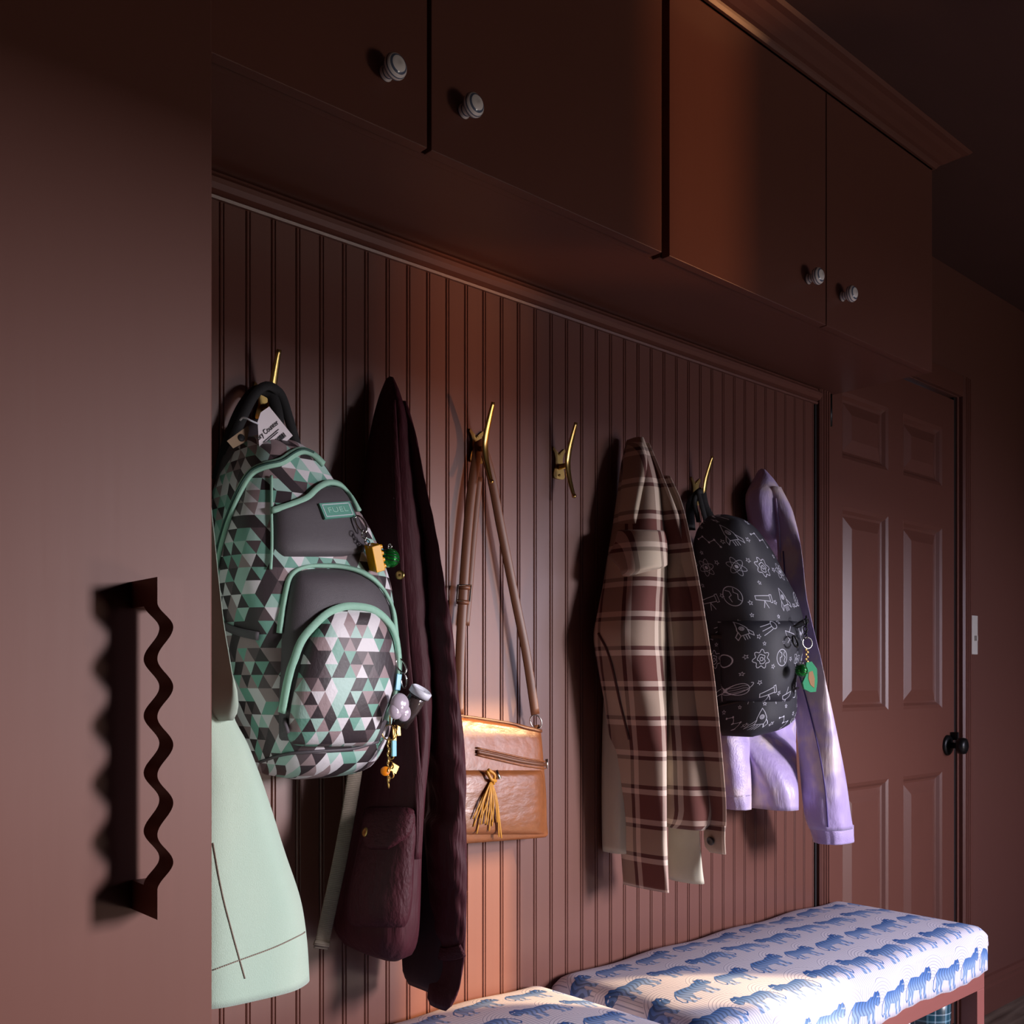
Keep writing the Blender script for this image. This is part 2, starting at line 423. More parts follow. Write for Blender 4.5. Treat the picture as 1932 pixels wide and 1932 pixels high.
def mint_mat():
    t = NT('mint_fleece'); v = t.obj((1, 1, .35))
    c = t.mix(t.noise(9, 3, v), srgb(158, 186, 170), srgb(190, 202, 182)); t.l(c, t.p.inputs['Base Color'])
    t.set(Roughness=.9); t.p.inputs['Sheen Weight'].default_value = .35; t.bump(t.noise(420, 4), .5, .002); return t.m
M['mint'] = mint_mat()
def wood_floor():
    t = NT('grey_brown_floorboards'); v = t.obj((2.2, 26, 1)); n = t.noise(1.6, 6, v)
    t.l(t.ramp(n, [(.3, srgb(70, 58, 48)), (.55, srgb(112, 98, 84)), (.75, srgb(138, 124, 108))], False), t.p.inputs['Base Color']); t.set(Roughness=.45); t.bump(n, .2); return t.m
M['floor'] = wood_floor()
def boot_mat():
    t = NT('blue_plaid_rubber'); sp = t.n('ShaderNodeSeparateXYZ'); t.l(t.uv(), sp.inputs[0])
    st = [(0, srgb(24, 52, 66)), (.4, srgb(120, 160, 180)), (.5, srgb(36, 78, 96)), (.8, srgb(170, 190, 205)), (.86, srgb(24, 52, 66))]
    c = t.mix(.5, t.ramp(t.math('FRACT', t.math('MULTIPLY', sp.outputs[0], 22)), st), t.ramp(t.math('FRACT', t.math('MULTIPLY', sp.outputs[1], 22)), st))
    t.l(c, t.p.inputs['Base Color']); t.set(Roughness=.25); return t.m
M['boot'] = boot_mat()
def glass_mat():
    t = NT('window_glass'); o = t.t.nodes['Material Output']; tr = t.n('ShaderNodeBsdfTransparent'); gl = t.n('ShaderNodeBsdfGlossy'); gl.inputs['Roughness'].default_value = .02
    mx = t.n('ShaderNodeMixShader'); mx.inputs[0].default_value = .06; t.l(tr.outputs[0], mx.inputs[1]); t.l(gl.outputs[0], mx.inputs[2]); t.l(mx.outputs[0], o.inputs[0]); return t.m
M['glass'] = glass_mat()

# ---- printed fabrics drawn line by line into arrays
class Sheet:
    def __init__(s, w, h, bg):
        s.w, s.h = w, h; s.a = np.empty((h, w, 3), np.float32); s.a[:] = np.array(bg) / 255
    def _put(s, x0, x1, y0, y1, fn, col, al=1.0):
        X0, X1, Y0, Y1 = int(math.floor(x0)), int(math.ceil(x1)), int(math.floor(y0)), int(math.ceil(y1))
        if X1 <= X0 or Y1 <= Y0: return
        xs = np.arange(X0, X1); ys = np.arange(Y0, Y1); gx, gy = np.meshgrid(xs + .5, ys + .5)
        m = np.clip(fn(gx, gy), 0, 1)[..., None] * al
        iy = np.ix_(ys % s.h, xs % s.w); c = col(gx, gy) if callable(col) else np.array(col) / 255
        s.a[iy] = s.a[iy] * (1 - m) + c * m
    def line(s, pts, w, col, al=1.0):
        for (ax, ay), (bx, by) in zip(pts, pts[1:]):
            def fn(x, y):
                dx, dy = bx - ax, by - ay; L = dx * dx + dy * dy + 1e-9; t = np.clip(((x - ax) * dx + (y - ay) * dy) / L, 0, 1)
                return w / 2 + .5 - np.hypot(x - ax - t * dx, y - ay - t * dy)
            s._put(min(ax, bx) - w - 2, max(ax, bx) + w + 2, min(ay, by) - w - 2, max(ay, by) + w + 2, fn, col, al)
    def poly(s, pts, col, al=1.0):
        P = np.array(pts)
        def fn(x, y):
            ins = np.zeros(x.shape, bool)
            for (ax, ay), (bx, by) in zip(pts, pts[1:] + pts[:1]):
                c = ((ay > y) != (by > y)) & (x < (bx - ax) * (y - ay) / (by - ay + 1e-12) + ax); ins ^= c
            return ins.astype(np.float32)
        s._put(P[:, 0].min() - 1, P[:, 0].max() + 2, P[:, 1].min() - 1, P[:, 1].max() + 2, fn, col, al)
    def image(s, name):
        im = bpy.data.images.new(name, s.w, s.h); px = np.ones((s.h, s.w, 4), np.float32); px[..., :3] = s.a
        im.pixels.foreach_set(px.ravel()); im.update(); im.pack(); return im
def ring(cx, cy, r, n=20, sx=1.0, a0=0, a1=6.2832): return [(cx + r * sx * math.cos(a0 + (a1 - a0) * k / n), cy + r * math.sin(a0 + (a1 - a0) * k / n)) for k in range(n + 1)]
def print_mat(name, im, sx, sy, rough, bumpy=.15):
    t = NT(name); mp = t.n('ShaderNodeMapping'); mp.inputs['Scale'].default_value = (1 / sx, 1 / sy, 1); t.l(t.uv(), mp.inputs[0])
    ti = t.n('ShaderNodeTexImage', image=im, extension='REPEAT'); t.l(mp.outputs[0], ti.inputs[0]); t.l(ti.outputs[0], t.p.inputs['Base Color'])
    t.set(Roughness=rough); t.bump(t.noise(300, 3), bumpy); return t.m

def doodle_sheet():
    N = 1000; s = Sheet(N, N, (38, 38, 47)); W_ = (206, 206, 220); rnd = random.Random(4)
    def T(pts, x, y, k, a): return [(x + k * (p * math.cos(a) - q * math.sin(a)), y + k * (p * math.sin(a) + q * math.cos(a))) for p, q in pts]
    def L(p, x, y, k, a, w=3.8): s.line(T(p, x, y, k, a), w, W_)
    def star(x, y, k, a):
        L([((1 if i % 2 == 0 else .45) * math.cos(math.pi / 2 + i * math.pi / 5), (1 if i % 2 == 0 else .45) * math.sin(math.pi / 2 + i * math.pi / 5)) for i in range(11)], x, y, k, a, 2.6)
    def rocket(x, y, k, a):
        L([(-.45, -.6), (-.5, .1), (-.25, .7), (0, 1.1), (.25, .7), (.5, .1), (.45, -.6), (-.45, -.6)], x, y, k, a); L(ring(0, .2, .22), x, y, k, a); L(ring(0, .2, .1), x, y, k, a)
        L([(-.5, -.1), (-.9, -.6), (-.85, -1), (-.45, -.6)], x, y, k, a); L([(.5, -.1), (.9, -.6), (.85, -1), (.45, -.6)], x, y, k, a)
        for q in (-.25, 0, .25): L([(q, -.7), (q, -1.15)], x, y, k, a)
    def globe(x, y, k, a):
        L(ring(0, 0, 1, 28), x, y, k, a, 4); L([(-.6, .6), (-.2, .5), (-.1, .1), (-.4, -.1), (-.2, -.6)], x, y, k, a); L([(.3, .8), (.2, .4), (.6, .2), (.5, -.3), (.8, -.5)], x, y, k, a)
    def atom(x, y, k, a):
        for b in (0, 1.05, 2.1): L(ring(0, 0, 1, 22, .36), x, y, k, a + b, 2.6)
        s.poly(T(ring(0, 0, .2, 10), x, y, k, a), W_)
    def planet(x, y, k, a):
        L(ring(0, 0, .75, 24), x, y, k, a, 3.6); L(ring(0, 0, 1.3, 24, 1)[0:0] or [(1.35 * math.cos(t), .35 * math.sin(t)) for t in np.linspace(2.6, 6.8, 18)], x, y, k, a + .3)
        for q in (-.3, 0, .3): L([(-.65, q), (.2, q + .12), (.6, q)], x, y, k, a, 2.4)
    def face(x, y, k, a):
        L([(0, -1), (-.45, -.6), (-.75, .1), (-.6, .7), (0, .95), (.6, .7), (.75, .1), (.45, -.6), (0, -1)], x, y, k, a)
        for q in (-1, 1): s.poly(T([(q * .12, .0), (q * .5, .35), (q * .55, .05), (q * .3, -.25)], x, y, k, a), W_)
    def brain(x, y, k, a):
        L([((.85 + .16 * math.sin(7 * t)) * math.cos(t), (.85 + .16 * math.sin(7 * t)) * math.sin(t)) for t in np.linspace(0, 6.3, 44)], x, y, k, a)
        L([(.5 * (.8 + .2 * math.sin(5 * t)) * math.cos(t), .5 * math.sin(t)) for t in np.linspace(0, 6.3, 26)], x, y, k, a); L(ring(0, 0, .18, 10), x, y, k, a)
    def stars(x, y, k, a):
        p = [(-1.2, .2), (-.4, .5), (.1, -.2), (.9, .1), (1.3, -.7)]; L(p, x, y, k, a, 3.4)
        for q in p: s.poly(T(ring(q[0], q[1], .13, 8), x, y, k, a), W_)
    def scope(x, y, k, a):
        L([(-1, -.2), (.8, -.3), (.8, .3), (-1, .2), (-1, -.2)], x, y, k, a); L([(.8, -.4), (1.1, -.4), (1.1, .4), (.8, .4)], x, y, k, a); L([(0, -.3), (-.3, -1)], x, y, k, a); L([(0, -.3), (.3, -1)], x, y, k, a)
    def comet(x, y, k, a):
        L(ring(.6, 0, .4, 14), x, y, k, a)
        for q in (-.3, 0, .3): L([(.2, q), (-1.2, q * 1.6)], x, y, k, a)
    def dish(x, y, k, a):
        L([(math.cos(t), .9 * math.sin(t)) for t in np.linspace(3.3, 6.1, 14)] + [(-.98, -.15)], x, y, k, a, 3.6); L([(0, -.9), (-.4, -1.4)], x, y, k, a); L([(0, -.9), (.4, -1.4)], x, y, k, a); L([(-.2, -.2), (.3, .6)], x, y, k, a)
    order = [q_ % 10 for q_ in range(36)]; rnd.shuffle(order)
    kinds = [rocket, globe, atom, planet, face, brain, stars, scope, comet, dish]
    g = 6; q = 0
    for i in range(g):
        for j in range(g):
            x = (i + .5 + (.5 if j % 2 else 0)) * N / g + rnd.uniform(-14, 14); y = (j + .5) * N / g + rnd.uniform(-14, 14)
            fn = kinds[order[q]]; q += 1
            fn(x, y, rnd.uniform(42, 56), rnd.uniform(-.5, .5)); star(x + N / g / 2 + rnd.uniform(-8, 8), y + rnd.uniform(-40, 40), 13, rnd.uniform(0, 1))
            if rnd.random() < .5: star(x + rnd.uniform(-20, 20), y + N / g / 2, 11, 0)
    return s
DOODLE = print_mat('space_doodle_print', doodle_sheet().image('space_doodles'), .40, .40, .6, .2)

def tiger_sheet():
    TW, TH = .244, .200; k = 4400; w, h = int(TW * k), int(TH * k)
    s = Sheet(w, h, (222, 218, 232)); yy, xx = np.mgrid[0:h, 0:w]; X = (xx + .5) / k; Y = (yy + .5) / k
    line = np.zeros((h, w))
    row = np.floor(Y / .1); cx = np.where(row % 2 == 0, 0.0, .061)
    dx = np.abs((X - cx + .061) % .122 - .061); dy = np.maximum((Y % .1) - .035, 0)
    r = np.hypot(dx, dy); r = np.where(r > .06, np.hypot(np.abs(dx - .061), 0) + .0, r)
    fr = (r / .0068) % 1; line = np.clip(1 - np.abs(fr - .5) / .13, 0, 1) * .85
    s.a = s.a * (1 - line[..., None]) + np.array((112, 116, 150)) / 255 * line[..., None]
    body = [(-.44, .02), (-.42, .16), (-.32, .24), (-.12, .22), (.04, .19), (.18, .25), (.3, .24), (.36, .1), (.3, -.04), (.1, -.08), (-.1, -.05), (-.26, -.02)]
    head = [(.26, .24), (.32, .33), (.37, .31), (.44, .33), (.5, .26), (.53, .17), (.52, .08), (.45, .03), (.38, .06), (.3, .12)]
    legs = [[(.2, .06), (.34, .06), (.31, -.14), (.36, -.28), (.25, -.29), (.22, -.14)], [(.06, 0), (.2, 0), (.14, -.16), (.18, -.28), (.09, -.28), (.05, -.12)],
            [(-.44, .06), (-.26, .06), (-.28, -.08), (-.37, -.17), (-.31, -.28), (-.42, -.29), (-.45, -.14)], [(-.28, 0), (-.14, 0), (-.2, -.13), (-.24, -.19), (-.18, -.28), (-.28, -.28), (-.3, -.16)]]
    def tiger(cx, cy, fl):
        K = .106 * k; P = lambda q: [(cx + fl * a * K, cy + b * K) for a, b in q]
        def fur(x, y):
            t = np.clip((y - cy) / K / .32, 0, 1)[..., None]; px = (x - cx) / K * fl; py = (y - cy) / K
            st = (np.sin(px * 62 + 3 * np.sin(py * 15)) > .3)[..., None]
            c = np.array((140, 170, 222)) * (1 - t) + np.array((30, 86, 165)) * t
            return np.where(st, c * .76, c) / 255
        for q in legs: s.poly(P(q), fur)
        s.poly(P(body), fur); s.poly(P(head), fur)
        s.line(P([(-.43, .14), (-.52, .02), (-.55, -.14), (-.5, -.2), (-.46, -.16)]), .02 * K + 4, (62, 104, 170))
        for e in ((.42, .22), (.48, .21)): s.poly(P(ring(e[0], e[1], .015, 8)), (235, 235, 245))
        s.line(P([(.47, .1), (.51, .1)]), 3, (25, 45, 90)); s.line(P(head + head[:1]), 2.5, (30, 60, 115))
    for r_ in (0, 1):
        for i in (0, 1): tiger((.061 + .122 * i + (.061 if r_ else 0)) * k, (.035 + .1 * r_) * k, 1 if r_ == 0 else -1)
    return s, TW, TH
ts, TW, TH = tiger_sheet()
TIGER = print_mat('blue_tiger_print_cotton', ts.image('tiger_print'), TW, TH, .75, .12)

# ------------------------------------------------------------------ the setting
ZC = 2.45
XE = .434                                   # right side of the tall cabinet
XB = 2.403                                  # right end of the beadboard
DX0, DX1, DZ = 2.482, 3.253, 2.03           # door
floor = tag(box('floor', (-1.3, 5.3, -2.4, .1, -.1, 0), M['floor'], bev=0), kind='structure')
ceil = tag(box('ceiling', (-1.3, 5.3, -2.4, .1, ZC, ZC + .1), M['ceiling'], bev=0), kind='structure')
wall = tag(boxes('wall_back', [(-1.3, XB + .004, .012, .1, 0, ZC), (XB + .004, DX0 - .012, 0, .1, 0, ZC), (DX0 - .012, DX1 + .012, 0, .1, DZ + .012, ZC), (DX1 + .012, 5.3, 0, .1, 0, ZC)], M['paint_plain']), kind='structure')
tag(boxes('wall_left', [(-1.3, -1.2, -2.4, .1, 0, ZC)], M['paint_plain']), kind='structure')
tag(boxes('wall_right', [(5.2, 5.3, -2.4, .1, 0, ZC)], M['paint_plain']), kind='structure')
YF = -2.3
tag(boxes('wall_light_block', [(3.83, 3.90, -4.7, -2.4, -1.5, 3.2), (3.90, 4.75, -4.7, -4.63, -1.5, 3.2)], M['paint_plain']), kind='structure')  # unseen fins added outside to block stray sun and sky light
W1 = (1.15, 3.80, .12, 1.63); W2 = (3.97, 4.36, .35, 2.27)
tag(boxes('wall_front', [(-1.3, W1[0], YF - .1, YF, 0, ZC), (W1[0], W1[1], YF - .1, YF, 0, W1[2]), (W1[0], W1[1], YF - .1, YF, W1[3], ZC), (W1[1], W2[0], YF - .1, YF, 0, ZC),
                         (W2[0], W2[1], YF - .1, YF, 0, W2[2]), (W2[0], W2[1], YF - .1, YF, W2[3], ZC), (W2[1], 5.3, YF - .1, YF, 0, ZC)], M['paint_plain']), kind='structure')
for i, w in enumerate((W1, W2)):
    o = tag(boxes('window_%d' % (i + 1), [(w[0], w[0] + .02, YF - .09, YF - .02, w[2], w[3]), (w[1] - .02, w[1], YF - .09, YF - .02, w[2], w[3]), (w[0] + .02, w[1] - .02, YF - .09, YF - .02, w[2], w[2] + .02), (w[0] + .02, w[1] - .02, YF - .09, YF - .02, w[3] - .02, w[3])], M['paint']), kind='structure')
    if i == 1: box('purse_shade_bar', (w[0] + .02, w[1] - .02, YF - .08, YF - .03, 1.955, 2.16), M['paint'], o, .003)  # bar added across the opening to keep the sun off the purse
    box('pane', (w[0] + .02, w[1] - .02, YF - .06, YF - .056, w[2] + .02, w[3] - .02), M['glass'], o, 0)

# beadboard: one plank per 44 mm, each with its own bead
PW = .0443; prof = [(0, .012), (.0001, -.0025), (.0010, -.0058), (.0016, -.0062), (.0362, -.0062), (.0370, -.0055), (.0374, -.0028), (.0379, -.0028), (.0386, -.0056), (.0402, -.0067), (.0424, -.0067), (.0438, -.0056), (.0442, -.0028), (PW, .012)]
vs, fs = extrude_profile(prof, 'z', .10, 1.875); pm = mesh(vs, fs); pm.materials.append(M['paint'])
bm = bmesh.new(); bm.from_mesh(pm); bmesh.ops.recalc_face_normals(bm, faces=bm.faces); bm.to_mesh(pm); bm.free()
k = 0; x = .708 - .0410 - 7 * PW
while x < XB - .01:
    if x > XE - PW:
        o = bpy.data.objects.new('plank', pm); COL.objects.link(o); o.parent = wall; o.location.x = x
    x += PW
tag(prof_obj('trim_1', [(.0, 1.858), (-.012, 1.858), (-.014, 1.862), (-.011, 1.866), (-.02, 1.869), (-.026, 1.876), (-.026, 1.884), (-.020, 1.891), (-.015, 1.893), (-.014, 1.898), (0, 1.898)], 'x', XE + .001, XB, M['paint']), kind='structure')
tag(box('beadboard_gap_shade', (XB - .006, XB + .002, -.008, .012, 0, 1.86), M['gap_shade'], bev=0), kind='structure')  # shade between beadboard and casing, painted as a dark strip
tag(box('baseboard_back', (XE + .001, XB, -.016, .012, 0, .10), M['paint'], bev=.003), kind='structure')
bb = [(0, 0), (-.016, 0), (-.016, .085), (-.013, .095), (-.013, .105), (-.008, .118), (0, .122)]
tag(prof_obj('baseboard_right', bb, 'x', 3.36, 5.2, M['paint']), kind='structure')
def casing(name, x0, x1, z1):
    w = x1 - x0; f = [(0, 0), (0, -.012), (.1, -.018), (.16, -.018), (.19, -.011), (.24, -.011), (.28, -.017), (.36, -.017), (.40, -.010), (.45, -.010), (.50, -.016), (.58, -.016), (.62, -.009), (.67, -.009), (.72, -.015), (.82, -.015), (.86, -.009), (1, -.008), (1, 0)]
    return tag(prof_obj(name, [(x0 + a * w, b) for a, b in f], 'z', 0, z1, M['paint']), kind='structure')
casing('trim_3', 2.412, 2.474, DZ + .08); casing('trim_4', 3.278, 3.352, DZ + .08)
tag(box('trim_5', (2.474, 3.278, -.014, 0, DZ + .014, DZ + .08), M['paint']), kind='structure')

# six-panel door
door = tag(bpy.data.objects.new('door_1', None), kind='structure'); COL.objects.link(door)
PX = [(2.556, 2.818), (2.908, 3.166)]; PZ = [(.25, .832), (1.035, 1.607), (1.741, 1.927)]
YD = .004
cells = []
xs = [DX0, PX[0][0], PX[0][1], PX[1][0], PX[1][1], DX1 - .003]; zs = [.012, PZ[0][0], PZ[0][1], PZ[1][0], PZ[1][1], PZ[2][0], PZ[2][1], DZ]
bm = bmesh.new()
for i in range(5):
    for j in range(7):
        if i in (1, 3) and j in (1, 3, 5): continue
        q = [(xs[i], YD, zs[j]), (xs[i + 1], YD, zs[j]), (xs[i + 1], YD, zs[j + 1]), (xs[i], YD, zs[j + 1])]
        bm.faces.new([bm.verts.new(c) for c in q])
bmesh.ops.remove_doubles(bm, verts=bm.verts, dist=1e-5)
ed = [e for e in bm.edges if e.is_boundary]
r = bmesh.ops.extrude_edge_only(bm, edges=ed)
for v in [g for g in r['geom'] if isinstance(g, bmesh.types.BMVert)]: v.co.y += .034
bm_obj('stile_and_rail_frame', bm, M['paint'], door)
for a in PX:
    for b in PZ:
        st = [(0, YD), (.010, YD + .004), (.018, YD + .012), (.024, YD + .014), (.030, YD + .012), (.058, YD + .003)]
        vs = []; fs = []
        for d, y in st: vs += [(a[0] + d, y, b[0] + d), (a[1] - d, y, b[0] + d), (a[1] - d, y, b[1] - d), (a[0] + d, y, b[1] - d)]
        for i in range(len(st) - 1):
            for q in range(4): fs.append((i * 4 + q, i * 4 + (q + 1) % 4, i * 4 + 4 + (q + 1) % 4, i * 4 + 4 + q))
        fs.append(tuple(range(len(st) * 4 - 4, len(st) * 4)))
        link('door_panel', mesh(vs, fs), M['paint'], door)
kp = pt(1787, 1406, YD)
kn = bpy.data.objects.new('door_knob', None); COL.objects.link(kn); kn.parent = door
lathe('rosette', [(.0, 0), (.033, 0), (.033, .004), (.028, .009), (.012, .011), (.0, .011)], M['black_metal'], kn, at=kp)
lathe('grip', [(.0, .010), (.010, .010), (.009, .026), (.014, .032), (.025, .038), (.027, .048), (.025, .058), (.015, .063), (0, .064)], M['black_metal'], kn, at=kp)
box('lock_tab', (kp.x + .02, kp.x + .027, kp.y - .026, kp.y - .002, kp.z + .016, kp.z + .042), M['black_metal'], kn)
hz = pt(1568, 775, 0)
tube('hinge', [(DX0 - .002, -.004, hz.z + .045), (DX0 - .002, -.004, hz.z - .045)], .006, M['black_metal'], door)
tag(box('door_gap_shade', (DX1 - .001, 3.279, .006, .030, 0, DZ + .01), M['gap_shade'], bev=0), kind='structure')  # shade of the slit beside the door, painted as a dark strip

# light switch
sw = thing('light_switch', 'narrow ivory switch plate on wall right of the six-panel door', 'switch')
a = pt(1829.5, 1161); b = pt(1841, 1235)
box('cover_plate', (a.x, b.x, -.007, -.0005, b.z, a.z), M['ivory'], sw, .002)
box('toggle', ((a.x + b.x) / 2 - .004, (a.x + b.x) / 2 + .004, -.016, -.006, b.z + .045, b.z + .062), M['ivory'], sw, .001)

# ------------------------------------------------------------------ tall cabinet with wavy pull
YT = -.548
tc = thing('tall_cabinet', 'tall dark oxblood cabinet at left with a wavy wooden pull', 'cabinet')
box('carcass', (-.36, XE, YT + .022, -.009, .0, ZC - .002), M['cabinet_paint'], tc, .001)
box('cabinet_door', (.036, XE, YT, YT + .020, .08, ZC - .03), M['cabinet_paint'], tc, .0015)
box('cabinet_door', (-.36, .033, YT, YT + .020, .08, ZC - .03), M['cabinet_paint'], tc, .0015)
yf, yb = YT - .058, YT - .028
zt = pt(320, 1090, yf).z; zb = pt(320, 1732, yf).z
xr = pt(347, 1400, yf).x; xl = pt(297, 1400, yf).x; xm = pt(327, 1400, yf).x
hb = thing('pull', 'x', 'x'); COL.objects.unlink(hb); bpy.data.objects.remove(hb)
ol = [(xr, zb), (xr, zt), (xl, zt)]
NW = 150; zA = pt(300, 1137, yf).z; zB = pt(300, 1678, yf).z
v_ext = [1137, 1182, 1243, 1296, 1352, 1406, 1462, 1516, 1574, 1629, 1678]
z_ext = [pt(310, v, yf).z for v in v_ext]
mid = (xl + xm) / 2; amp = (xm - xl) / 2
for q in range(NW + 1):
    z = zA + (zB - zA) * q / NW
    j = min(max(sum(1 for e in z_ext if e >= z) - 1, 0), len(z_ext) - 2)
    t = (z_ext[j] - z) / (z_ext[j] - z_ext[j + 1]); s0 = -1 if j % 2 == 0 else 1
    ol.append((mid - amp * (-s0) * math.cos(math.pi * t), z))
ol.append((xl, zb))
pull = poly_slab('wavy_pull', ol, yf, yb, M['cabinet_paint'], tc)
for z0, z1 in ((zt - .024, zt), (zb, zb + .026)): box('pull_arm', (xl, xr, yb, YT, z0, z1), M['cabinet_paint'], pull, 0)

# ------------------------------------------------------------------ upper cabinets
YU = -.285; ZU = 1.90; ZT = 2.41
def uX(u, y=YU): return pt(u, 500, y).x
g1, g2, g3, xe = uX(810), uX(1256), uX(1559), uX(1760)
BEE = [(.0, -.001), (.010, -.001), (.011, .002), (.0085, .006), (.0080, .011), (.0105, .014), (.0150, .017), (.0178, .021), (.0180, .025), (.0165, .029), (.0130, .0325), (.0075, .035), (0, .0357)]
kme = lathe_me(BEE, 28); kme.materials.append(M['ceramic']); kme.polygons.foreach_set('use_smooth', [True] * len(kme.polygons))
def upper(label, x0, x1, gap, kn, hw):
    c = thing('wall_cabinet', label, 'cabinet', 'wall cabinets above the coat hooks')
    boxes('carcass', [(x0, x1, YU + .036, -.001, ZU + .0065, ZT), (x0, x1, YU + .020, YU + .036, ZU + .0, ZU + .03), (x0, x0 + .02, YU + .020, YU + .036, ZU + .03, ZT), (x1 - .02, x1, YU + .020, YU + .036, ZU + .03, ZT)], M['paint'], c)
    for (a, b), (ku, kv) in zip(((x0 + .004, gap - hw), (gap + hw, x1 - .004)), kn):
        d = box('cabinet_door', (a, b, YU, YU + .018, ZU - .003, ZT - .004), M['paint'], c, .0012)
        o = bpy.data.objects.new('knob', kme); COL.objects.link(o); o.parent = d; o.location = pt(ku, kv, YU)
    return c
upper('left wall cabinet, whose striped knobs meet near its bottom edge', XE + .003, g2 - .007, g1, ((727, 140), (874, 211)), .004)
upper('right wall cabinet reaching toward the six-panel door', g2 + .007, xe, g3, ((1524, 527), (1588, 560)), .002)
cr = [(0, 0), (-.006, 0), (-.010, .006), (-.012, .010), (-.020, .012), (-.030, .018), (-.042, .024), (-.052, .031), (-.064, .034), (-.070, .040), (0, .040)]
vs, fs = extrude_profile([(YU + p, ZT + q) for p, q in cr], 'x', XE, xe)
n = len(cr); vs = list(vs)
for i in range(n): vs[n + i] = (xe - cr[i][0], vs[n + i][1], vs[n + i][2])
me = mesh(vs, fs)
crown = tag(link('trim_7', me, M['paint']), kind='structure')
vs2 = [(xe - p, YU + p, ZT + q) for p, q in cr] + [(xe - p, 0, ZT + q) for p, q in cr]
tag(link('trim_8', mesh(vs2, fs), M['paint']), kind='structure')
tag(box('trim_9', (XE, xe, YU + .02, 0, ZT, ZC), M['paint'], bev=0), kind='structure')

tag(box('trim_10', (XE + .001, xe, YU + .0362, -.0005, ZU, ZU + .006), M['paint'], bev=0), kind='structure')
# ------------------------------------------------------------------ coat hooks
def hook(X, label):
    h = thing('coat_hook', label, 'hook', 'brass coat hooks on the beadboard')
    yb_ = -.0065
    oc = [(-.011, 1.588), (-.016, 1.592), (-.0175, 1.586), (-.013, 1.58), (-.010, 1.57), (-.0105, 1.555), (-.0145, 1.543), (-.016, 1.535), (-.0135, 1.530), (-.006, 1.5285)]
    ol_ = [(X + a, z) for a, z in oc] + [(X - a, z) for a, z in reversed(oc)] + [(X + .006, 1.584), (X, 1.579), (X - .006, 1.584)]
    poly_slab('back_plate', ol_, yb_ - .004, yb_, M['brass'], h)
    lathe('stem', [(0, 0), (.007, 0), (.0055, .006), (.0055, .020), (.007, .024), (0, .024)], M['brass'], h, n=14, at=(X, yb_ - .003, 1.553))
    pts = smooth_path([(X, -.058, 1.634), (X, -.047, 1.606), (X, -.037, 1.575), (X, -.0345, 1.556), (X, -.037, 1.535), (X, -.044, 1.510), (X, -.052, 1.488)], 24)
    band('arm', pts, Vector((0, -1, 0)), [.008 + .006 * math.sin(math.pi * i / 23) for i in range(24)], .0032, M['brass'], h)
    lathe('finial', [(0, -.002), (.004, -.001), (.005, .002), (.0035, .005), (0, .006)], M['brass'], h, n=12, at=(X, -.0505, 1.489))
    for z in (1.536, 1.583): lathe('screw', [(0, 0), (.003, 0), (.0026, .0016), (0, .002)], M['brass'], h, n=10, at=(X - (0.0 if z < 1.56 else .0), yb_ - .004, z - .004 if z > 1.56 else z))
    return h
for X, l in ((.778, 'brass hook holding the triangle-print backpack'), (1.218, 'brass hook with the tan purse strap looped over it'), (1.436, 'empty brass coat hook, nothing hangs from it'), (1.882, 'brass hook holding the black doodle backpack')): hook(X, l)

# ------------------------------------------------------------------ mint coat behind the tall cabinet edge
mc = thing('mint_coat', 'pale mint fleece coat hanging beside the tall cabinet', 'coat')
Lm = loft('coat_body', [(742, 286, 350, .04, .02), (790, 252, 366, .08, .02), (880, 222, 383, .13, .02), (980, 212, 393, .17, .02), (1090, 214, 399, .20, .02), (1180, 222, 412, .22, .02), (1260, 230, 425, .225, .02), (1345, 240, 440, .23, .02), (1400, 244, 468, .235, .02), (1480, 252, 499, .24, .02), (1600, 246, 537, .245, .02), (1710, 242, 571, .25, .02), (1790, 240, 581, .25, .02), (1846, 240, 584, .25, .02)], M['mint'], mc, n=80, lv=80, e=3.4, fold=.012, fk=4, seed=3)
loft('coat_sleeve', [(960, 376, 390, .05, .15), (1040, 372, 397, .07, .18), (1100, 370, 404, .08, .195), (1180, 370, 416, .09, .2), (1260, 372, 434, .1, .2), (1305, 375, 448, .1, .2), (1335, 378, 450, .09, .2), (1358, 385, 440, .07, .2)], M['mint'], mc, lv=30, seed=8, fold=.01, e=2.2, hollow=.01)
seam('seam', Lm, [(402, 1590), (418, 1680), (438, 1760), (462, 1846)], .0016, .0012, M['webbing'], mc, off=.0006)
seam('hem_stitch', Lm, [(402, 1830), (450, 1812), (520, 1786), (578, 1758)], .0016, .0012, M['webbing'], mc, off=.0006)

# ------------------------------------------------------------------ triangle backpack
bp = thing('backpack', 'large triangle-print backpack in mint, white and charcoal', 'backpack')
Lb = loft('main_bag', [(832, 452, 545, .08, .02), (845, 438, 572, .12, .02), (870, 424, 604, .15, .015), (920, 404, 640, .17, .012), (980, 390, 690, .19, .012), (1050, 383, 722, .205, .012), (1120, 383, 741, .215, .012), (1200, 392, 747, .22, .012), (1300, 410, 748, .22, .012), (1370, 432, 738, .215, .012), (1415, 452, 722, .20, .014), (1445, 472, 700, .17, .016), (1460, 500, 665, .12, .03), (1467, 540, 620, .05, .06)], M['tri'], bp, n=80, lv=90, e=3.4, wr=.004, fold=.006, fk=4, seed=2, hollow=0)
patch('upper_panel', Lb, [(916, 606, 632), (930, 588, 648), (945, 572, 660), (958, 535, 668), (968, 513, 674), (1000, 513, 686), (1030, 513, 692), (1040, 520, 690), (1052, 535, 640)], M['charcoal'], bp, base=.004, bulge=.006)
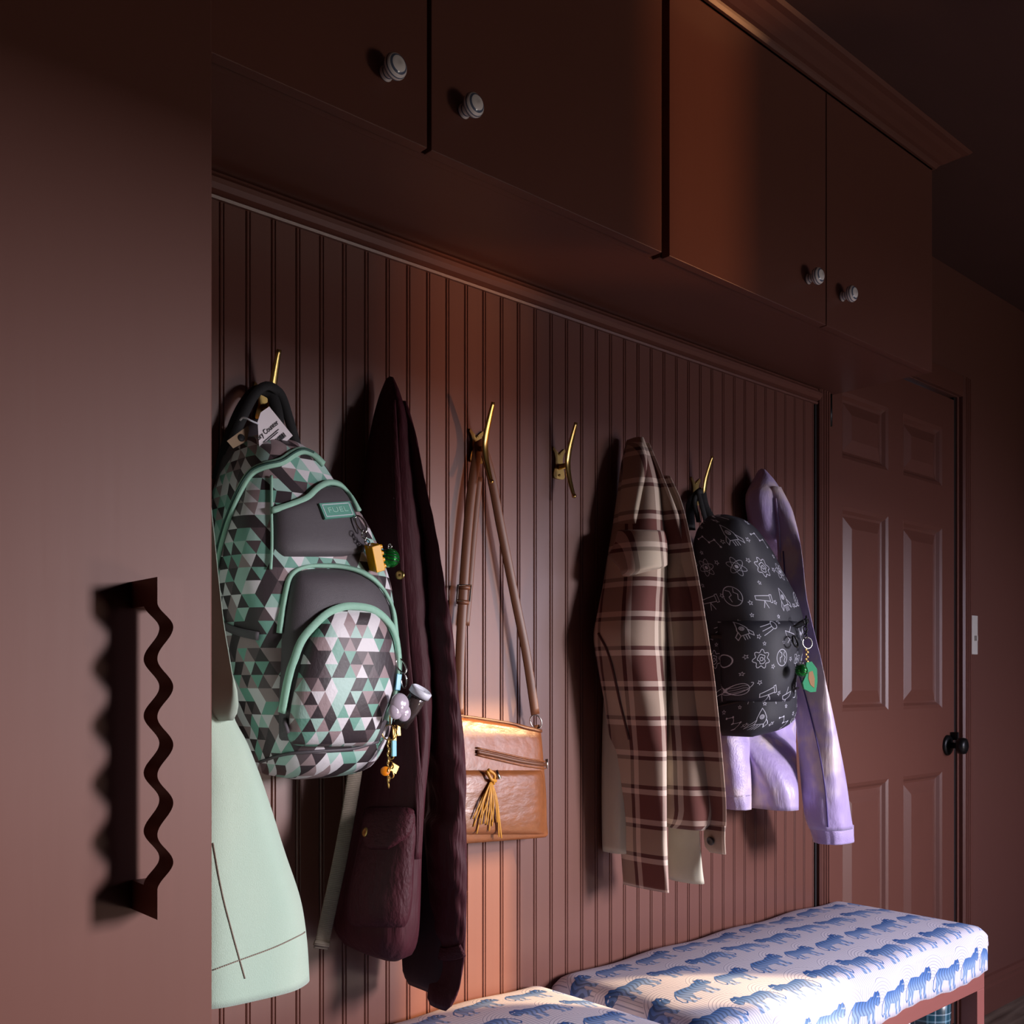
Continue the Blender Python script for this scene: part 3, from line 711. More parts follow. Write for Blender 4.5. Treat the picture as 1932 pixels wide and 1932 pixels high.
seam('main_zip', Lb, [(404, 1130), (408, 1085), (421, 1020), (448, 943), (479, 891), (504, 880), (529, 874), (552, 858), (568, 852), (588, 859), (608, 878)], .013, .005, M['teal'], bp, 60)
seam('zip_coil', Lb, [(404, 1130), (408, 1085), (421, 1020), (448, 943), (479, 891), (504, 880), (529, 874), (552, 858), (568, 852), (588, 859)], .003, .004, M['teal_dark'], bp, 60, .0055)
seam('panel_piping', Lb, [(512, 967), (545, 956), (575, 944), (597, 924), (618, 914), (637, 919), (652, 934), (672, 968)], .009, .005, M['teal'], bp, 40, .006)
seam('side_piping', Lb, [(512, 900), (512, 960), (513, 1020), (511, 1075)], .004, .003, M['teal'], bp, 24)
Lp = patch('front_pocket', Lb, [(1071, 590, 650), (1076, 566, 664), (1085, 552, 688), (1100, 546, 706), (1130, 540, 728), (1165, 534, 741), (1200, 530, 745), (1260, 528, 747), (1330, 524, 740), (1400, 524, 718)], M['charcoal'], bp, base=.008, bulge=.016)
seam('pocket_zip', Lp, [(531, 1195), (538, 1140), (546, 1096), (561, 1079), (587, 1070), (628, 1072), (665, 1078), (696, 1092), (722, 1119), (738, 1156), (743, 1200)], .010, .005, M['teal'], bp, 60, .004)
Lq = patch('lower_pocket', Lp, [(1146, 640, 672), (1152, 622, 694), (1166, 606, 715), (1185, 594, 730), (1213, 578, 741), (1250, 566, 746), (1300, 554, 742), (1345, 545, 727), (1385, 540, 715), (1410, 548, 702)], M['tri'], bp, base=.006, bulge=.012, uv0=(.011, .004))
seam('pocket_zip', Lp, [(537, 1342), (547, 1285), (567, 1213), (593, 1177), (621, 1154), (654, 1145), (691, 1149), (719, 1167), (739, 1200), (745, 1252), (738, 1316), (722, 1356)], .011, .006, M['teal'], bp, 70, .0065)
seam('zip_pull', Lq, [(537, 1350), (541, 1382)], .012, .005, M['charcoal'], bp, 10, .006)
seam('side_strap', Lb, [(404, 1160), (419, 1174), (450, 1190), (490, 1200)], .012, .004, M['charcoal'], bp, 20, .004)
seam('base_fold', Lb, [(492, 1436), (545, 1420), (600, 1416), (660, 1412), (712, 1398)], .004, .004, M['charcoal'], bp, 30, .002)
# sewn badge
C4 = [hit(Lb, *c, off=.0125) for c in ((596, 956), (651, 953), (655, 986), (606, 984))]
pc = sum((c[0] for c in C4), Vector()) / 4; nn = sum((c[1] for c in C4), Vector()).normalized(); exv = C4[1][0] - C4[0][0]
hgt = (C4[0][0] - C4[3][0]).length; wdt = exv.length
Fm = frame_on(pc, exv, None, nn)
def on(fm, x0, x1, y0, y1, z0, z1, name, mat, par):
    o = box(name, (x0, x1, y0, y1, z0, z1), mat, par, .0006); o.data.transform(fm); return o
bd = on(Fm, -wdt / 2, wdt / 2, -hgt / 2, hgt / 2, -.004, .001, 'badge', plain('badge_cloth', srgb(98, 160, 142), .7), bp)
geo = bmesh.new()
for b_ in ((-.44, .44, .36, .40), (-.44, .44, -.40, -.36), (-.44, -.42, -.4, .4), (.42, .44, -.4, .4)): box_bm(geo, b_[0] * wdt, b_[1] * wdt, b_[2] * hgt, b_[3] * hgt, .0009, .0014)
o = bm_obj('badge_border', geo, M['white_plastic'], bd); o.data.transform(Fm)
tm = text_me('FUEL', hgt * .58); tm.transform(Matrix.Translation((0, 0, .0012)) @ Matrix.Diagonal((1.25, .8, 1, 1))); tm.transform(Fm); tm.materials.clear(); link('badge_lettering', tm, plain('badge_thread', srgb(160, 205, 190), .6), bd)
# straps up to the hook
P = lambda u, v, y: pt(u, v, y)
band('haul_loop', smooth_path([P(430, 860, -.05), P(452, 800, -.045), P(486, 738, -.05), P(508, 728, -.05), P(528, 742, -.05), P(545, 790, -.055), P(562, 850, -.06)], 36), [Vector((-.5, -1, .1))] * 36, .015, .004, M['black_web'], bp)
band('haul_loop', smooth_path([P(410, 905, -.03), P(428, 840, -.03), P(462, 760, -.035), P(492, 735, -.04), P(512, 745, -.045), P(525, 790, -.055), P(528, 850, -.06)], 36), [Vector((-.5, -1, .1))] * 36, .017, .004, M['black_web'], bp)
loft('shoulder_pad', [(795, 468, 500, .03, .015), (830, 440, 545, .06, .012), (870, 420, 590, .08, .012), (920, 405, 600, .08, .012)], M['charcoal'], bp, lv=16, e=2.5, hollow=0)
band('tail_strap', smooth_path([P(672, 1440, -.11), P(660, 1520, -.10), P(640, 1630, -.09), P(618, 1730, -.08), P(605, 1790, -.075)], 40), [Vector((-.45, -1, 0))] * 40, .023, .003, M['webbing'], bp)
band('strap_keeper', [P(608, 1776, -.077), P(606, 1785, -.0765)], [Vector((-.45, -1, 0))] * 2, .026, .007, M['webbing'], bp)
# price tag
yt_ = -.14
TG = [(508, 767), (552.5, 822), (537, 836), (489, 842), (486, 796), (492, 778)]
vs = [P(u, v, yt_) for u, v in TG] + [P(u, v, yt_ + .0012) for u, v in TG]; n = 6
pt_tag = link('price_tag', mesh(vs, [tuple(range(n - 1, -1, -1)), tuple(range(n, 2 * n))] + [(i, (i + 1) % n, n + (i + 1) % n, n + i) for i in range(n)]), M['white_paper'], bp)
ta = P(490, 824, yt_ - .001); tb = P(520, 799, yt_ - .001); exv = (tb - ta); nn = Vector((0, -1, 0)); Tm = frame_on((ta + tb) / 2, exv, None, nn)
tm = text_me('ory Counter', .0105); tm.transform(Matrix.Diagonal((.82, 1, 1, 1))); tm.transform(Tm); tm.materials.clear(); link('tag_lettering', tm, M['ink'], pt_tag)
geo = bmesh.new(); rnd = random.Random(5); xq = -.016
while xq < .020:
    wq = rnd.choice((.0010, .0016, .0022)); box_bm(geo, xq, xq + wq, -.0235, -.0165, 0, .0003); xq += wq + rnd.choice((.0009, .0014))
for q in range(2): box_bm(geo, -.018, .016 - q * .004, -.0095 - q * .0025, -.0086 - q * .0025, 0, .0003)
o = bm_obj('barcode', geo, M['ink'], pt_tag); o.data.transform(Tm)
tube('tag_cord', smooth_path([P(488, 800, yt_ - .002), P(472, 793, yt_), P(458, 788, yt_ + .01), P(453, 793, yt_ + .015)], 16), .0014, M['white_plastic'], pt_tag)
KG = [(428, 832), (468, 803), (470, 812), (466, 832), (440, 846)]
vs = [P(u, v, -.118) for u, v in KG] + [P(u, v, -.1168) for u, v in KG]; n = 5
kt = link('kraft_tag', mesh(vs, [tuple(range(n - 1, -1, -1)), tuple(range(n, 2 * n))] + [(i, (i + 1) % n, n + (i + 1) % n, n + i) for i in range(n)]), M['kraft'], bp)
lathe('round_mark', [(0, 0), (.0055, 0), (.0055, .0006), (0, .0006)], M['ink'], kt, 18, at=P(455, 826, -.118))
rebase(bp)

# ------------------------------------------------------------------ charms on the triangle backpack
yk = hit(Lb, 700, 1045, .026)[0].y
ch = thing('brick_charm_keychain', 'yellow toy brick charm clipped to the triangle backpack', 'keychain')
tube('clip', circle_pts(P(681, 989, yk + .012), .0062, (-.5, -1, .2), 18, 2.2), .0014, M['steel'], ch, 8, True)
joined('chain', [tube_geo(circle_pts(P(684 + q * 3.0, 1004 + q * 6.5, yk), .0036, (-.5 if q % 2 else .9, -1, .2), 10, 1.4), .0009, 6, True) for q in range(6)], M['steel'], ch)
br = bmesh.new(); box_bm(br, -.016, .016, -.0096, .0096, -.006, .006, .0008)
for i in range(4):
    for j in (-1, 1): bmesh.ops.create_cone(br, cap_ends=True, segments=14, radius1=.0026, radius2=.0026, depth=.004, matrix=Matrix.Translation((-.012 + i * .008, j * .0046, .0075)))
o = bm_obj('toy_brick', br, M['yellow'], ch); o.matrix_basis = Matrix.Translation(P(707, 1052, yk)) @ Matrix.Rotation(.5, 4, 'Z') @ Matrix.Rotation(math.radians(66), 4, 'Y') @ Matrix.Rotation(math.radians(35), 4, 'X') @ Matrix.Scale(1.22, 4)
gb = thing('green_bell', 'shiny green jingle bell next to the yellow brick charm', 'bell')
def bell(par, c, r):
    pr = [(r * math.sin(math.pi * i / 14), -r * math.cos(math.pi * i / 14)) for i in range(15)]; pr[0] = (.0003, -r); pr[-1] = (.0003, r)
    b_ = lathe('bell_shell', pr, M['green'], par, 24, (.15, -.1, 1), c)
    joined('slot', [tube_geo(circle_pts(c + Vector((0, 0, q * r)), r * math.sqrt(1 - q * q) * 1.0, (.15, -.1, 1), 24), r * .07, 6, True) for q in (-.28, .05, .38, .66)], M['green_dark'], b_)
    tube('bell_ring', circle_pts(c + Vector((0, 0, r * 1.2)), r * .28, (1, 0, 0), 12), r * .08, M['steel'], par, 6, True)
bell(gb, P(736, 1053, yk + .03), .0145)
tube('cord', smooth_path([P(688, 1015, yk + .002), P(702, 1028, yk + .006), P(722, 1036, yk + .012)], 12), .0009, M['blue_tag'], gb)
for t_ in (ch, gb): rebase(t_)
yk = -.25
bt = thing('blue_tag_clip', 'pale blue tag with silver clip at backpack edge', 'keychain')
tube('clip', circle_pts(P(757, 1256, yk), .006, (-.5, -1, .2), 16, 2.0), .0013, M['steel'], bt, 8, True)
tube('ring', circle_pts(P(762, 1284, yk), .010, (.6, -1, .2), 18, 1.2), .0011, M['steel'], bt, 8, True)
box('tag', (-.0045, .0045, -.002, .002, -.012, .012), M['blue_tag'], bt, .0012).matrix_basis = Matrix.Translation(P(751, 1287, yk - .004)) @ Matrix.Rotation(.12, 4, 'Y')
tbe = thing('tube_container', 'smoky tube with white cap sticking out beside backpack', 'container')
c0, c1 = P(792, 1308, yk - .02), P(756, 1368, yk + .005); ax = (c0 - c1)
lathe('tube', [(0, 0), (.0115, 0), (.0135, ax.length * .6), (.0135, ax.length), (0, ax.length)], M['smoke'], tbe, 28, ax.normalized(), c1)
lathe('cap', [(0, ax.length - .003), (.0165, ax.length - .003), (.0168, ax.length + .006), (.0135, ax.length + .008), (.0125, ax.length + .002), (0, ax.length + .002)], M['white_plastic'], tbe, 28, ax.normalized(), c1)
pch = thing('pearl_charm', 'iridescent rounded charm beside the smoky tube', 'charm')
q0 = bmesh.new()
for (u, v, r) in ((754, 1330, .0155), (762, 1345, .0115), (747, 1340, .012)): bmesh.ops.create_uvsphere(q0, u_segments=20, v_segments=12, radius=r, matrix=Matrix.Translation(P(u, v, yk - .034)) @ Matrix.Diagonal((1, .6, 1.1, 1)))
bm_obj('shell', q0, M['pearl'], pch, True)
tube('gold_rim', smooth_path([P(740, 1322, yk - .034), P(737, 1345, yk - .03), P(736, 1368, yk - .01)], 10), .0013, M['gold'], pch)
ky = thing('key_bunch', 'bunch of small keys and gold charms hanging below backpack', 'keys')
yk = -.228
tube('split_ring', circle_pts(P(735, 1382, yk), .0115, (-.4, -1, .1), 22), .0010, M['gold'], ky, 8, True)
for (u, v, du, mat) in ((744, 1384, 0, 'gold'), (752, 1372, 1, 'gold')):
    box('key', (-.003, .003, -.0008, .0008, -.013, .013), M[mat], ky, .0005).matrix_basis = Matrix.Translation(P(u, v, yk - .003 * du)) @ Matrix.Rotation(-.08, 4, 'Y')
joined('chain', [tube_geo(circle_pts(P(734 + (q % 2) * 3, 1398 + q * 9, yk), .0042, (-.5 if q % 2 else .9, -1, 0), 12, 1.5), .0010, 6, True) for q in range(9)], M['gold'], ky)
box('blue_tag', (-.004, .004, -.002, .002, -.012, .012), M['blue_tag'], ky, .0012).matrix_basis = Matrix.Translation(P(743, 1412, yk - .002))
lathe('amber_disc', [(0, -.0015), (.0065, -.0015), (.0072, 0), (.0065, .0015), (0, .0015)], M['orange'], ky, 20, (-.5, -1, .2), P(727, 1455, yk))
box('square_charm', (-.0065, .0065, -.001, .001, -.0065, .0065), M['gold'], ky, .0006).matrix_basis = Matrix.Translation(P(744, 1450, yk)) @ Matrix.Rotation(.5, 4, 'Y')
tube('tassel_chain', smooth_path([P(733, 1455, yk), P(732, 1470, yk), P(734, 1487, yk)], 8), .0014, M['gold'], ky)
for t_ in (bt, tbe, pch, ky): rebase(t_)

# ------------------------------------------------------------------ maroon jacket
mj = thing('maroon_jacket', 'dark maroon field jacket with snap-button pocket behind triangle backpack', 'jacket')
Lj = loft('jacket_body', [(714, 728, 742, .02, .03), (740, 716, 753, .05, .02), (800, 700, 770, .09, .015), (900, 685, 790, .12, .012), (1000, 676, 800, .14, .012), (1150, 676, 812, .16, .012), (1300, 678, 816, .18, .012), (1400, 674, 812, .19, .012), (1500, 662, 802, .19, .012), (1600, 646, 796, .19, .012), (1700, 630, 793, .19, .012), (1750, 628, 790, .185, .012), (1785, 645, 780, .16, .02), (1800, 672, 755, .11, .05)], M['maroon'], mj, n=90, lv=90, e=2.6, fold=.02, fk=4, seed=5, wr=.012, hollow=.02)
Ls = loft('jacket_sleeve', [(760, 745, 768, .03, .06), (830, 752, 786, .05, .08), (920, 765, 800, .06, .10), (1000, 776, 817, .07, .11), (1100, 784, 838, .075, .125), (1200, 790, 855, .08, .135), (1300, 795, 864, .085, .14), (1400, 800, 876, .09, .145), (1480, 806, 880, .09, .145), (1525, 808, 878, .09, .145), (1560, 800, 880, .09, .145), (1650, 806, 881, .09, .145), (1730, 812, 880, .085, .145), (1800, 816, 876, .08, .145), (1850, 812, 868, .075, .145), (1892, 806, 852, .06, .15), (1902, 812, 842, .04, .16)], M['maroon'], mj, n=60, lv=100, e=2.1, fold=.05, fk=3, seed=11, wr=.085, hollow=.03)
loft('jacket_lining', [(1550, 762, 850, .12, .06), (1700, 760, 862, .13, .06), (1800, 758, 866, .13, .06), (1850, 760, 862, .13, .06), (1872, 775, 850, .12, .06)], M['maroon_dark'], mj, lv=24, e=2.5, fold=.04, fk=4, seed=6)
Lpk = patch('pocket', Lj, [(1530, 690, 786), (1560, 684, 786), (1620, 672, 782), (1700, 656, 778), (1735, 655, 772), (1752, 672, 762)], M['maroon'], mj, base=.006, bulge=.010)
patch('pocket_flap', Lpk, [(1522, 688, 786), (1545, 684, 784), (1570, 682, 778), (1592, 690, 752), (1604, 700, 732)], M['maroon'], mj, base=.006, bulge=.004)
for (u, v, L_) in ((697, 1572, Lpk), (758, 1087, Lj)):
    p_, n_ = hit(L_, u, v, .007); lathe('snap_button', [(0, 0), (.0078, 0), (.0078, .002), (.006, .0036), (.003, .003), (0, .003)], M['brass'], mj, 18, n_, p_)
seam('front_placket', Lj, [(742, 760), (748, 900), (757, 1080), (770, 1250), (785, 1400), (790, 1520), (786, 1620)], .014, .004, M['maroon'], mj, 60, .003)
seam('cuff_band', Ls, [(812, 1790), (845, 1800), (874, 1792)], .022, .004, M['maroon'], mj, 20, .003)

# ------------------------------------------------------------------ tan purse
pu = thing('crossbody_purse', 'tan leather crossbody purse with mustard tassel', 'purse')
Lu = loft('purse_body', [(1352, 822, 1020, .028, .016), (1372, 822, 1022, .036, .014), (1440, 822, 1027, .046, .012), (1500, 822, 1031, .050, .012), (1550, 822, 1032, .052, .012), (1574, 822, 1034, .050, .012), (1580, 826, 1030, .044, .014)], M['tan'], pu, n=90, lv=50, e=5.0, fold=.006, fk=4, seed=9, wr=.004, hollow=0, warp=lambda x, y, z: -.05 * (x - 1.15) - .09 * (x - 1.15) * np.clip((z - .83) / .22, 0, 1))
patch('front_pocket', Lu, [(1452, 830, 1026), (1470, 830, 1030), (1520, 828, 1031), (1560, 828, 1031), (1576, 830, 1029)], M['tan'], pu, base=.006, bulge=.004)
seam('top_rim', Lu, [(835, 1347), (890, 1356), (960, 1367), (1019, 1380)], .006, .004, M['tan_dark'], pu, 30)
seam('zip', Lu, [(898, 1418), (940, 1427), (990, 1438), (1026, 1443)], .007, .004, M['tan_dark'], pu, 24)
seam('zip_edge', Lu, [(898, 1424), (940, 1434), (990, 1445), (1026, 1450)], .003, .004, M['tan'], pu, 24)
seam('zip_edge', Lu, [(898, 1411), (940, 1420), (990, 1431), (1026, 1437)], .003, .004, M['tan'], pu, 24)
p_, n_ = hit(Lu, 929, 1466, .010)
lathe('pocket_pull', [(0, 0), (.004, 0), (.003, .008), (.0045, .016), (0, .018)], M['steel'], pu, 12, (.2, -.4, -1), p_ + Vector((0, 0, .012)))
geos = []; rnd = random.Random(7); p0, _ = hit(Lu, 918, 1474, .014)
for q in range(13):
    du = -36 + q * 4.3 + rnd.uniform(-2, 2); vv_ = 1560 + rnd.uniform(-22, 18)
    pe, _ = hit(Lu, 920 + du, vv_, .010 + rnd.uniform(0, .006)); pm_, _ = hit(Lu, 917 + du * .55, 1510, .016 + rnd.uniform(0, .006))
    geos.append(band_geo(smooth_path([p0 + Vector((rnd.uniform(-.002, .002), 0, 0)), pm_, pe], 12), [Vector((rnd.uniform(-.4, .2), -1, 0))] * 12, .0030, .0012)[:2])
joined('tassel', geos, M['tassel'], pu)
joined('tassel_knot', [tube_geo(smooth_path([p0 + Vector((-.012, 0, .020)), p0 + Vector((-.004, -.004, .004)), p0 + Vector((.010, 0, .0))], 10), .0032, 8), tube_geo(smooth_path([p0 + Vector((-.010, -.002, .022)), p0 + Vector((.004, -.004, .010)), p0 + Vector((.004, 0, -.006))], 10), .003, 8)], M['tassel'], pu)
tube('side_ring', circle_pts(P(1011, 1362, -.035), .011, (-.5, -1, 0), 18, 1.3), .0014, M['steel'], pu, 8, True)
band('side_tab', [P(1012, 1368, -.033), P(1014, 1390, -.033)], [Vector((-.3, -1, 0))] * 2, .014, .003, M['tan'], pu)
lathe('side_zip_pull', [(0, 0), (.003, 0), (.002, .018), (0, .02)], M['steel'], pu, 10, (.1, 0, -1), P(1031, 1432, -.035))
HK = (1.218, -.030)
top = Vector((1.218, -.0195, 1.566))
def strapw(name, pts, mat, w=.018, n=50, nr=Vector((-.45, -1, 0))): return band(name, smooth_path(pts, n), [nr] * n, w, .0026, mat, pu)
strapw('shoulder_strap', [P(866, 1348, -.03), P(868, 1240, -.028), P(874, 1120, -.026), P(886, 960, -.024), P(898, 870, -.022), top, P(922, 880, -.024), P(944, 990, -.028), P(972, 1130, -.031), P(994, 1240, -.034), P(1010, 1348, -.035)], M['tan_dark'], n=90)
strapw('strap_tail', [P(903, 900, -.014), P(893, 1000, -.015), P(885, 1100, -.018), P(878, 1180, -.020)], M['tan_dark'], .016, 30)
for v_ in (1108, 1136): band('buckle_keeper', [P(873 + (1136 - v_) * .1, v_ - 4, -.0265), P(872.5 + (1136 - v_) * .1, v_ + 4, -.0265)], [Vector((-.45, -1, 0))] * 2, .024, .009, M['tan_dark'], pu)
tube('buckle', [P(864, 1104, -.03), P(889, 1104, -.03), P(886, 1134, -.03), P(861, 1134, -.03)], .0016, M['black_metal'], pu, 6, True)
rebase(pu)

# ------------------------------------------------------------------ plaid overshirt and cream shirt under it
cs = thing('cream_shirt', 'plain cream shirt showing below the brown plaid overshirt', 'shirt')
loft('shirt_back', [(1240, 1150, 1190, .05, .008), (1300, 1140, 1195, .06, .008), (1400, 1136, 1198, .065, .008), (1500, 1135, 1200, .065, .008), (1590, 1136, 1200, .065, .008), (1606, 1137, 1200, .065, .008)], M['cream'], cs, e=3, lv=30, fold=.01, seed=21)
loft('shirt_front', [(1480, 1262, 1312, .07, .12), (1560, 1262, 1318, .08, .12), (1640, 1260, 1326, .085, .12), (1662, 1262, 1329, .085, .12)], M['cream'], cs, e=2.4, lv=24, fold=.03, fk=3, seed=22)
ps = thing('plaid_overshirt', 'brown and cream plaid flannel overshirt hanging by its collar', 'shirt')
La = loft('front_panel', [(828, 1182, 1214, .045, .02), (870, 1172, 1230, .075, .018), (930, 1164, 1246, .10, .018), (1000, 1154, 1254, .115, .018), (1060, 1144, 1258, .125, .018), (1100, 1138, 1258, .13, .018), (1150, 1128, 1258, .135, .018), (1200, 1120, 1258, .14, .018), (1260, 1128, 1258, .14, .02), (1320, 1139, 1258, .14, .025), (1400, 1150, 1258, .14, .03), (1480, 1160, 1258, .13, .04), (1550, 1167, 1258, .125, .045), (1620, 1172, 1260, .12, .05), (1676, 1176, 1262, .12, .05)], M['plaid'], ps, n=90, lv=100, e=2.6, fold=.02, fk=3, seed=13, wr=.006)
Lbk = loft('side_panel', [(838, 1206, 1224, .03, .05), (900, 1216, 1250, .05, .07), (980, 1230, 1282, .07, .09), (1060, 1240, 1302, .08, .10), (1150, 1246, 1320, .09, .115), (1250, 1250, 1334, .095, .12), (1350, 1250, 1344, .10, .12), (1450, 1250, 1350, .105, .12), (1520, 1252, 1350, .105, .12), (1548, 1254, 1344, .10, .12), (1562, 1256, 1330, .09, .125)], M['plaid'], ps, n=70, lv=80, e=2.2, fold=.04, fk=3, seed=14, wr=.006)
Lsl = loft('shirt_sleeve', [(900, 1246, 1262, .03, .10), (950, 1258, 1286, .04, .12), (1020, 1272, 1302, .045, .145), (1100, 1286, 1316, .05, .165), (1200, 1298, 1333, .055, .185), (1300, 1308, 1347, .06, .20), (1400, 1318, 1357, .06, .205), (1480, 1326, 1363, .06, .205), (1530, 1333, 1365, .055, .205), (1562, 1336, 1365, .05, .205)], M['plaid'], ps, n=48, lv=70, e=2.1, fold=.03, fk=3, seed=15, wr=.012)
Lcu = loft('cuff', [(1556, 1332, 1366, .05, .205), (1580, 1330, 1366, .052, .205), (1598, 1334, 1365, .05, .205), (1610, 1344, 1364, .04, .21)], M['plaid'], ps, n=40, lv=16, e=2.6, hollow=.01)
p_, n_ = hit(Lcu, 1342, 1586, .002); lathe('cuff_button', [(0, 0), (.0085, 0), (.0088, .002), (.0065, .0036), (.005, .0026), (0, .0026)], plain('dark_horn', srgb(48, 44, 46), .3), ps, 20, n_, p_)
patch('collar', La, [(1000, 1168, 1250), (1030, 1160, 1256), (1052, 1150, 1257), (1068, 1164, 1256), (1080, 1174, 1215), (1088, 1176, 1184)], M['plaid'], ps, base=.012, bulge=.006)
patch('collar_stand', La, [(832, 1186, 1213), (870, 1177, 1222), (930, 1172, 1212), (990, 1166, 1200)], M['plaid'], ps, base=.005, bulge=.004)
seam('front_fold', La, [(1188, 1395), (1172, 1330), (1148, 1230), (1130, 1195)], .004, .003, plain('plaid_edge', srgb(95, 58, 54), .8), ps, 30, .002)

# ------------------------------------------------------------------ lavender jacket
lj = thing('lavender_jacket', 'shiny lavender tie-dye jacket hanging next to the door', 'jacket')
Lv = loft('jacket_body', [(887, 1431, 1443, .02, .03), (905, 1420, 1460, .05, .02), (940, 1406, 1482, .08, .015), (1000, 1414, 1502, .09, .012), (1060, 1452, 1508, .09, .012), (1150, 1480, 1508, .07, .012), (1250, 1480, 1508, .07, .012), (1335, 1470, 1506, .07, .012), (1362, 1440, 1504, .05, .012), (1378, 1404, 1502, .045, .012), (1400, 1398, 1502, .07, .012), (1450, 1398, 1504, .12, .012), (1505, 1400, 1507, .14, .012), (1524, 1402, 1507, .14, .012)], M['lavender'], lj, n=80, lv=70, e=2.3, fold=.03, fk=4, seed=31, wr=.006)
Lrs = loft('jacket_sleeve', [(920, 1448, 1474, .03, .07), (970, 1458, 1497, .05, .08), (1040, 1468, 1511, .065, .09), (1120, 1474, 1515, .075, .10), (1180, 1480, 1530, .08, .105), (1250, 1488, 1549, .09, .11), (1320, 1496, 1566, .095, .115), (1400, 1505, 1583, .10, .12), (1480, 1511, 1598, .10, .125), (1540, 1518, 1606, .095, .125), (1562, 1526, 1610, .09, .128)], M['lavender'], lj, n=60, lv=80, e=2.3, fold=.03, fk=3, seed=32, wr=.02)
loft('cuff', [(1558, 1526, 1611, .088, .128), (1572, 1530, 1611, .086, .13), (1588, 1534, 1612, .08, .132)], M['lavender'], lj, n=60, lv=12, e=2.4, fold=.03, fk=7, seed=33, hollow=.01)
loft('jacket_sleeve', [(1368, 1362, 1412, .03, .008), (1390, 1358, 1414, .05, .01), (1420, 1358, 1416, .06, .01), (1480, 1361, 1418, .065, .01), (1500, 1362, 1418, .065, .01)], M['lavender'], lj, n=50, lv=40, e=2.3, fold=.02, fk=3, seed=34, wr=.012)
loft('cuff', [(1497, 1362, 1418, .065, .01), (1512, 1364, 1418, .065, .01), (1526, 1367, 1418, .062, .01)], M['lavender'], lj, n=50, lv=12, e=2.3, fold=.03, fk=7, seed=35, hollow=.01)
seam('sleeve_seam', Lrs, [(1478, 1040), (1490, 1200), (1522, 1320), (1546, 1420), (1558, 1500), (1562, 1560)], .003, .002, plain('lavender_seam', srgb(90, 75, 140), .6), lj, 50, .001)
seam('collar_seam', Lrs, [(1464, 940), (1470, 1000), (1472, 1060)], .004, .003, M['lavender'], lj, 20, .001)

# ------------------------------------------------------------------ black doodle backpack
kb = thing('doodle_backpack', 'black backpack with white space doodles by the lavender jacket', 'backpack')
Lk = loft('main_bag', [(974, 1335, 1378, .05, .10), (984, 1324, 1404, .10, .07), (1000, 1314, 1426, .13, .05), (1040, 1306, 1456, .16, .03), (1090, 1308, 1483, .18, .02), (1130, 1312, 1504, .19, .02), (1180, 1320, 1517, .195, .02), (1240, 1332, 1514, .18, .035), (1290, 1342, 1503, .165, .045), (1330, 1350, 1504, .155, .05), (1355, 1355, 1500, .145, .055), (1375, 1358, 1475, .12, .065), (1389, 1362, 1420, .08, .08)], DOODLE, kb, n=80, lv=80, e=2.8, fold=.008, fk=4, seed=41, wr=.004, hollow=0)
Lkp = patch('front_pocket', Lk, [(1170, 1352, 1506), (1190, 1352, 1517), (1230, 1356, 1514), (1280, 1358, 1503), (1310, 1360, 1500), (1325, 1366, 1490)], DOODLE, kb, base=.006, bulge=.014)
seam('pocket_zip', Lk, [(1345, 1200), (1390, 1201), (1440, 1196), (1480, 1188), (1518, 1172)], .010, .006, M['black_plastic'], kb, 40, .010)
seam('base_seam', Lk, [(1352, 1332), (1400, 1322), (1450, 1312), (1503, 1298)], .005, .005, M['black_plastic'], kb, 30, .003)
HB = Vector((1.882, -.030, 1.552))
band('shoulder_strap', smooth_path([P(1304, 1000, -.03), P(1302, 955, -.025), HB + Vector((-.004, 0, .004)), P(1330, 955, -.05), P(1346, 985, -.08)], 30), [Vector((-.5, -1, 0))] * 30, .022, .004, M['black_web'], kb)
band('haul_loop', smooth_path([P(1318, 985, -.05), P(1312, 940, -.03), HB + Vector((0, -.002, .006)), P(1318, 930, -.04), P(1332, 985, -.07)], 30), [Vector((-.5, -1, 0))] * 30, .012, .003, M['black_web'], kb)
rebase(kb)
kc = thing('charm_keychain', 'key rings and green acrylic leaf charm on doodle backpack', 'keychain')
yk = -.248
joined('chain', [tube_geo(circle_pts(P(1521 - (q % 2), 1166 + q * 7, yk), .0042, (-.5 if q % 2 else .9, -1, 0), 12, 1.5), .0013, 6, True) for q in range(6)], M['black_metal'], kc)
tube('split_ring', circle_pts(P(1523, 1213, yk), .0125, (-.4, -1, .1), 22), .0016, M['steel'], kc, 8, True)
tube('black_ring', circle_pts(P(1500, 1210, yk), .0125, (.2, -1, .3), 22), .0022, M['black_metal'], kc, 8, True)
joined('ball_chain', [tube_geo(circle_pts(P(1521 + (q % 2) * 3, 1226 + q * 4.5, yk), .0024, (0, -1, 0), 8), .0012, 6, True) for q in range(6)], M['gold'], kc)
LF = [(1520, 1250), (1530, 1248), (1540, 1262), (1541, 1285), (1538, 1305), (1528, 1306), (1516, 1300), (1513, 1288), (1519, 1275)]
poly_slab('acrylic_charm', [(P(u, v, yk).x, P(u, v, yk).z) for u, v in LF], yk - .002, yk + .002, M['clear_green'], kc)
poly_slab('printed_figure', [(P(u, v, yk).x, P(u, v, yk).z) for u, v in ((1524, 1268), (1531, 1266), (1535, 1280), (1534, 1298), (1527, 1292), (1523, 1280))], yk - .003, yk - .0021, M['bronze'], kc)
rebase(kc)
kb2 = thing('green_bell', 'green jingle bell hanging in front of doodle backpack', 'bell')
bell(kb2, P(1512, 1265, yk - .012), .0135); rebase(kb2)

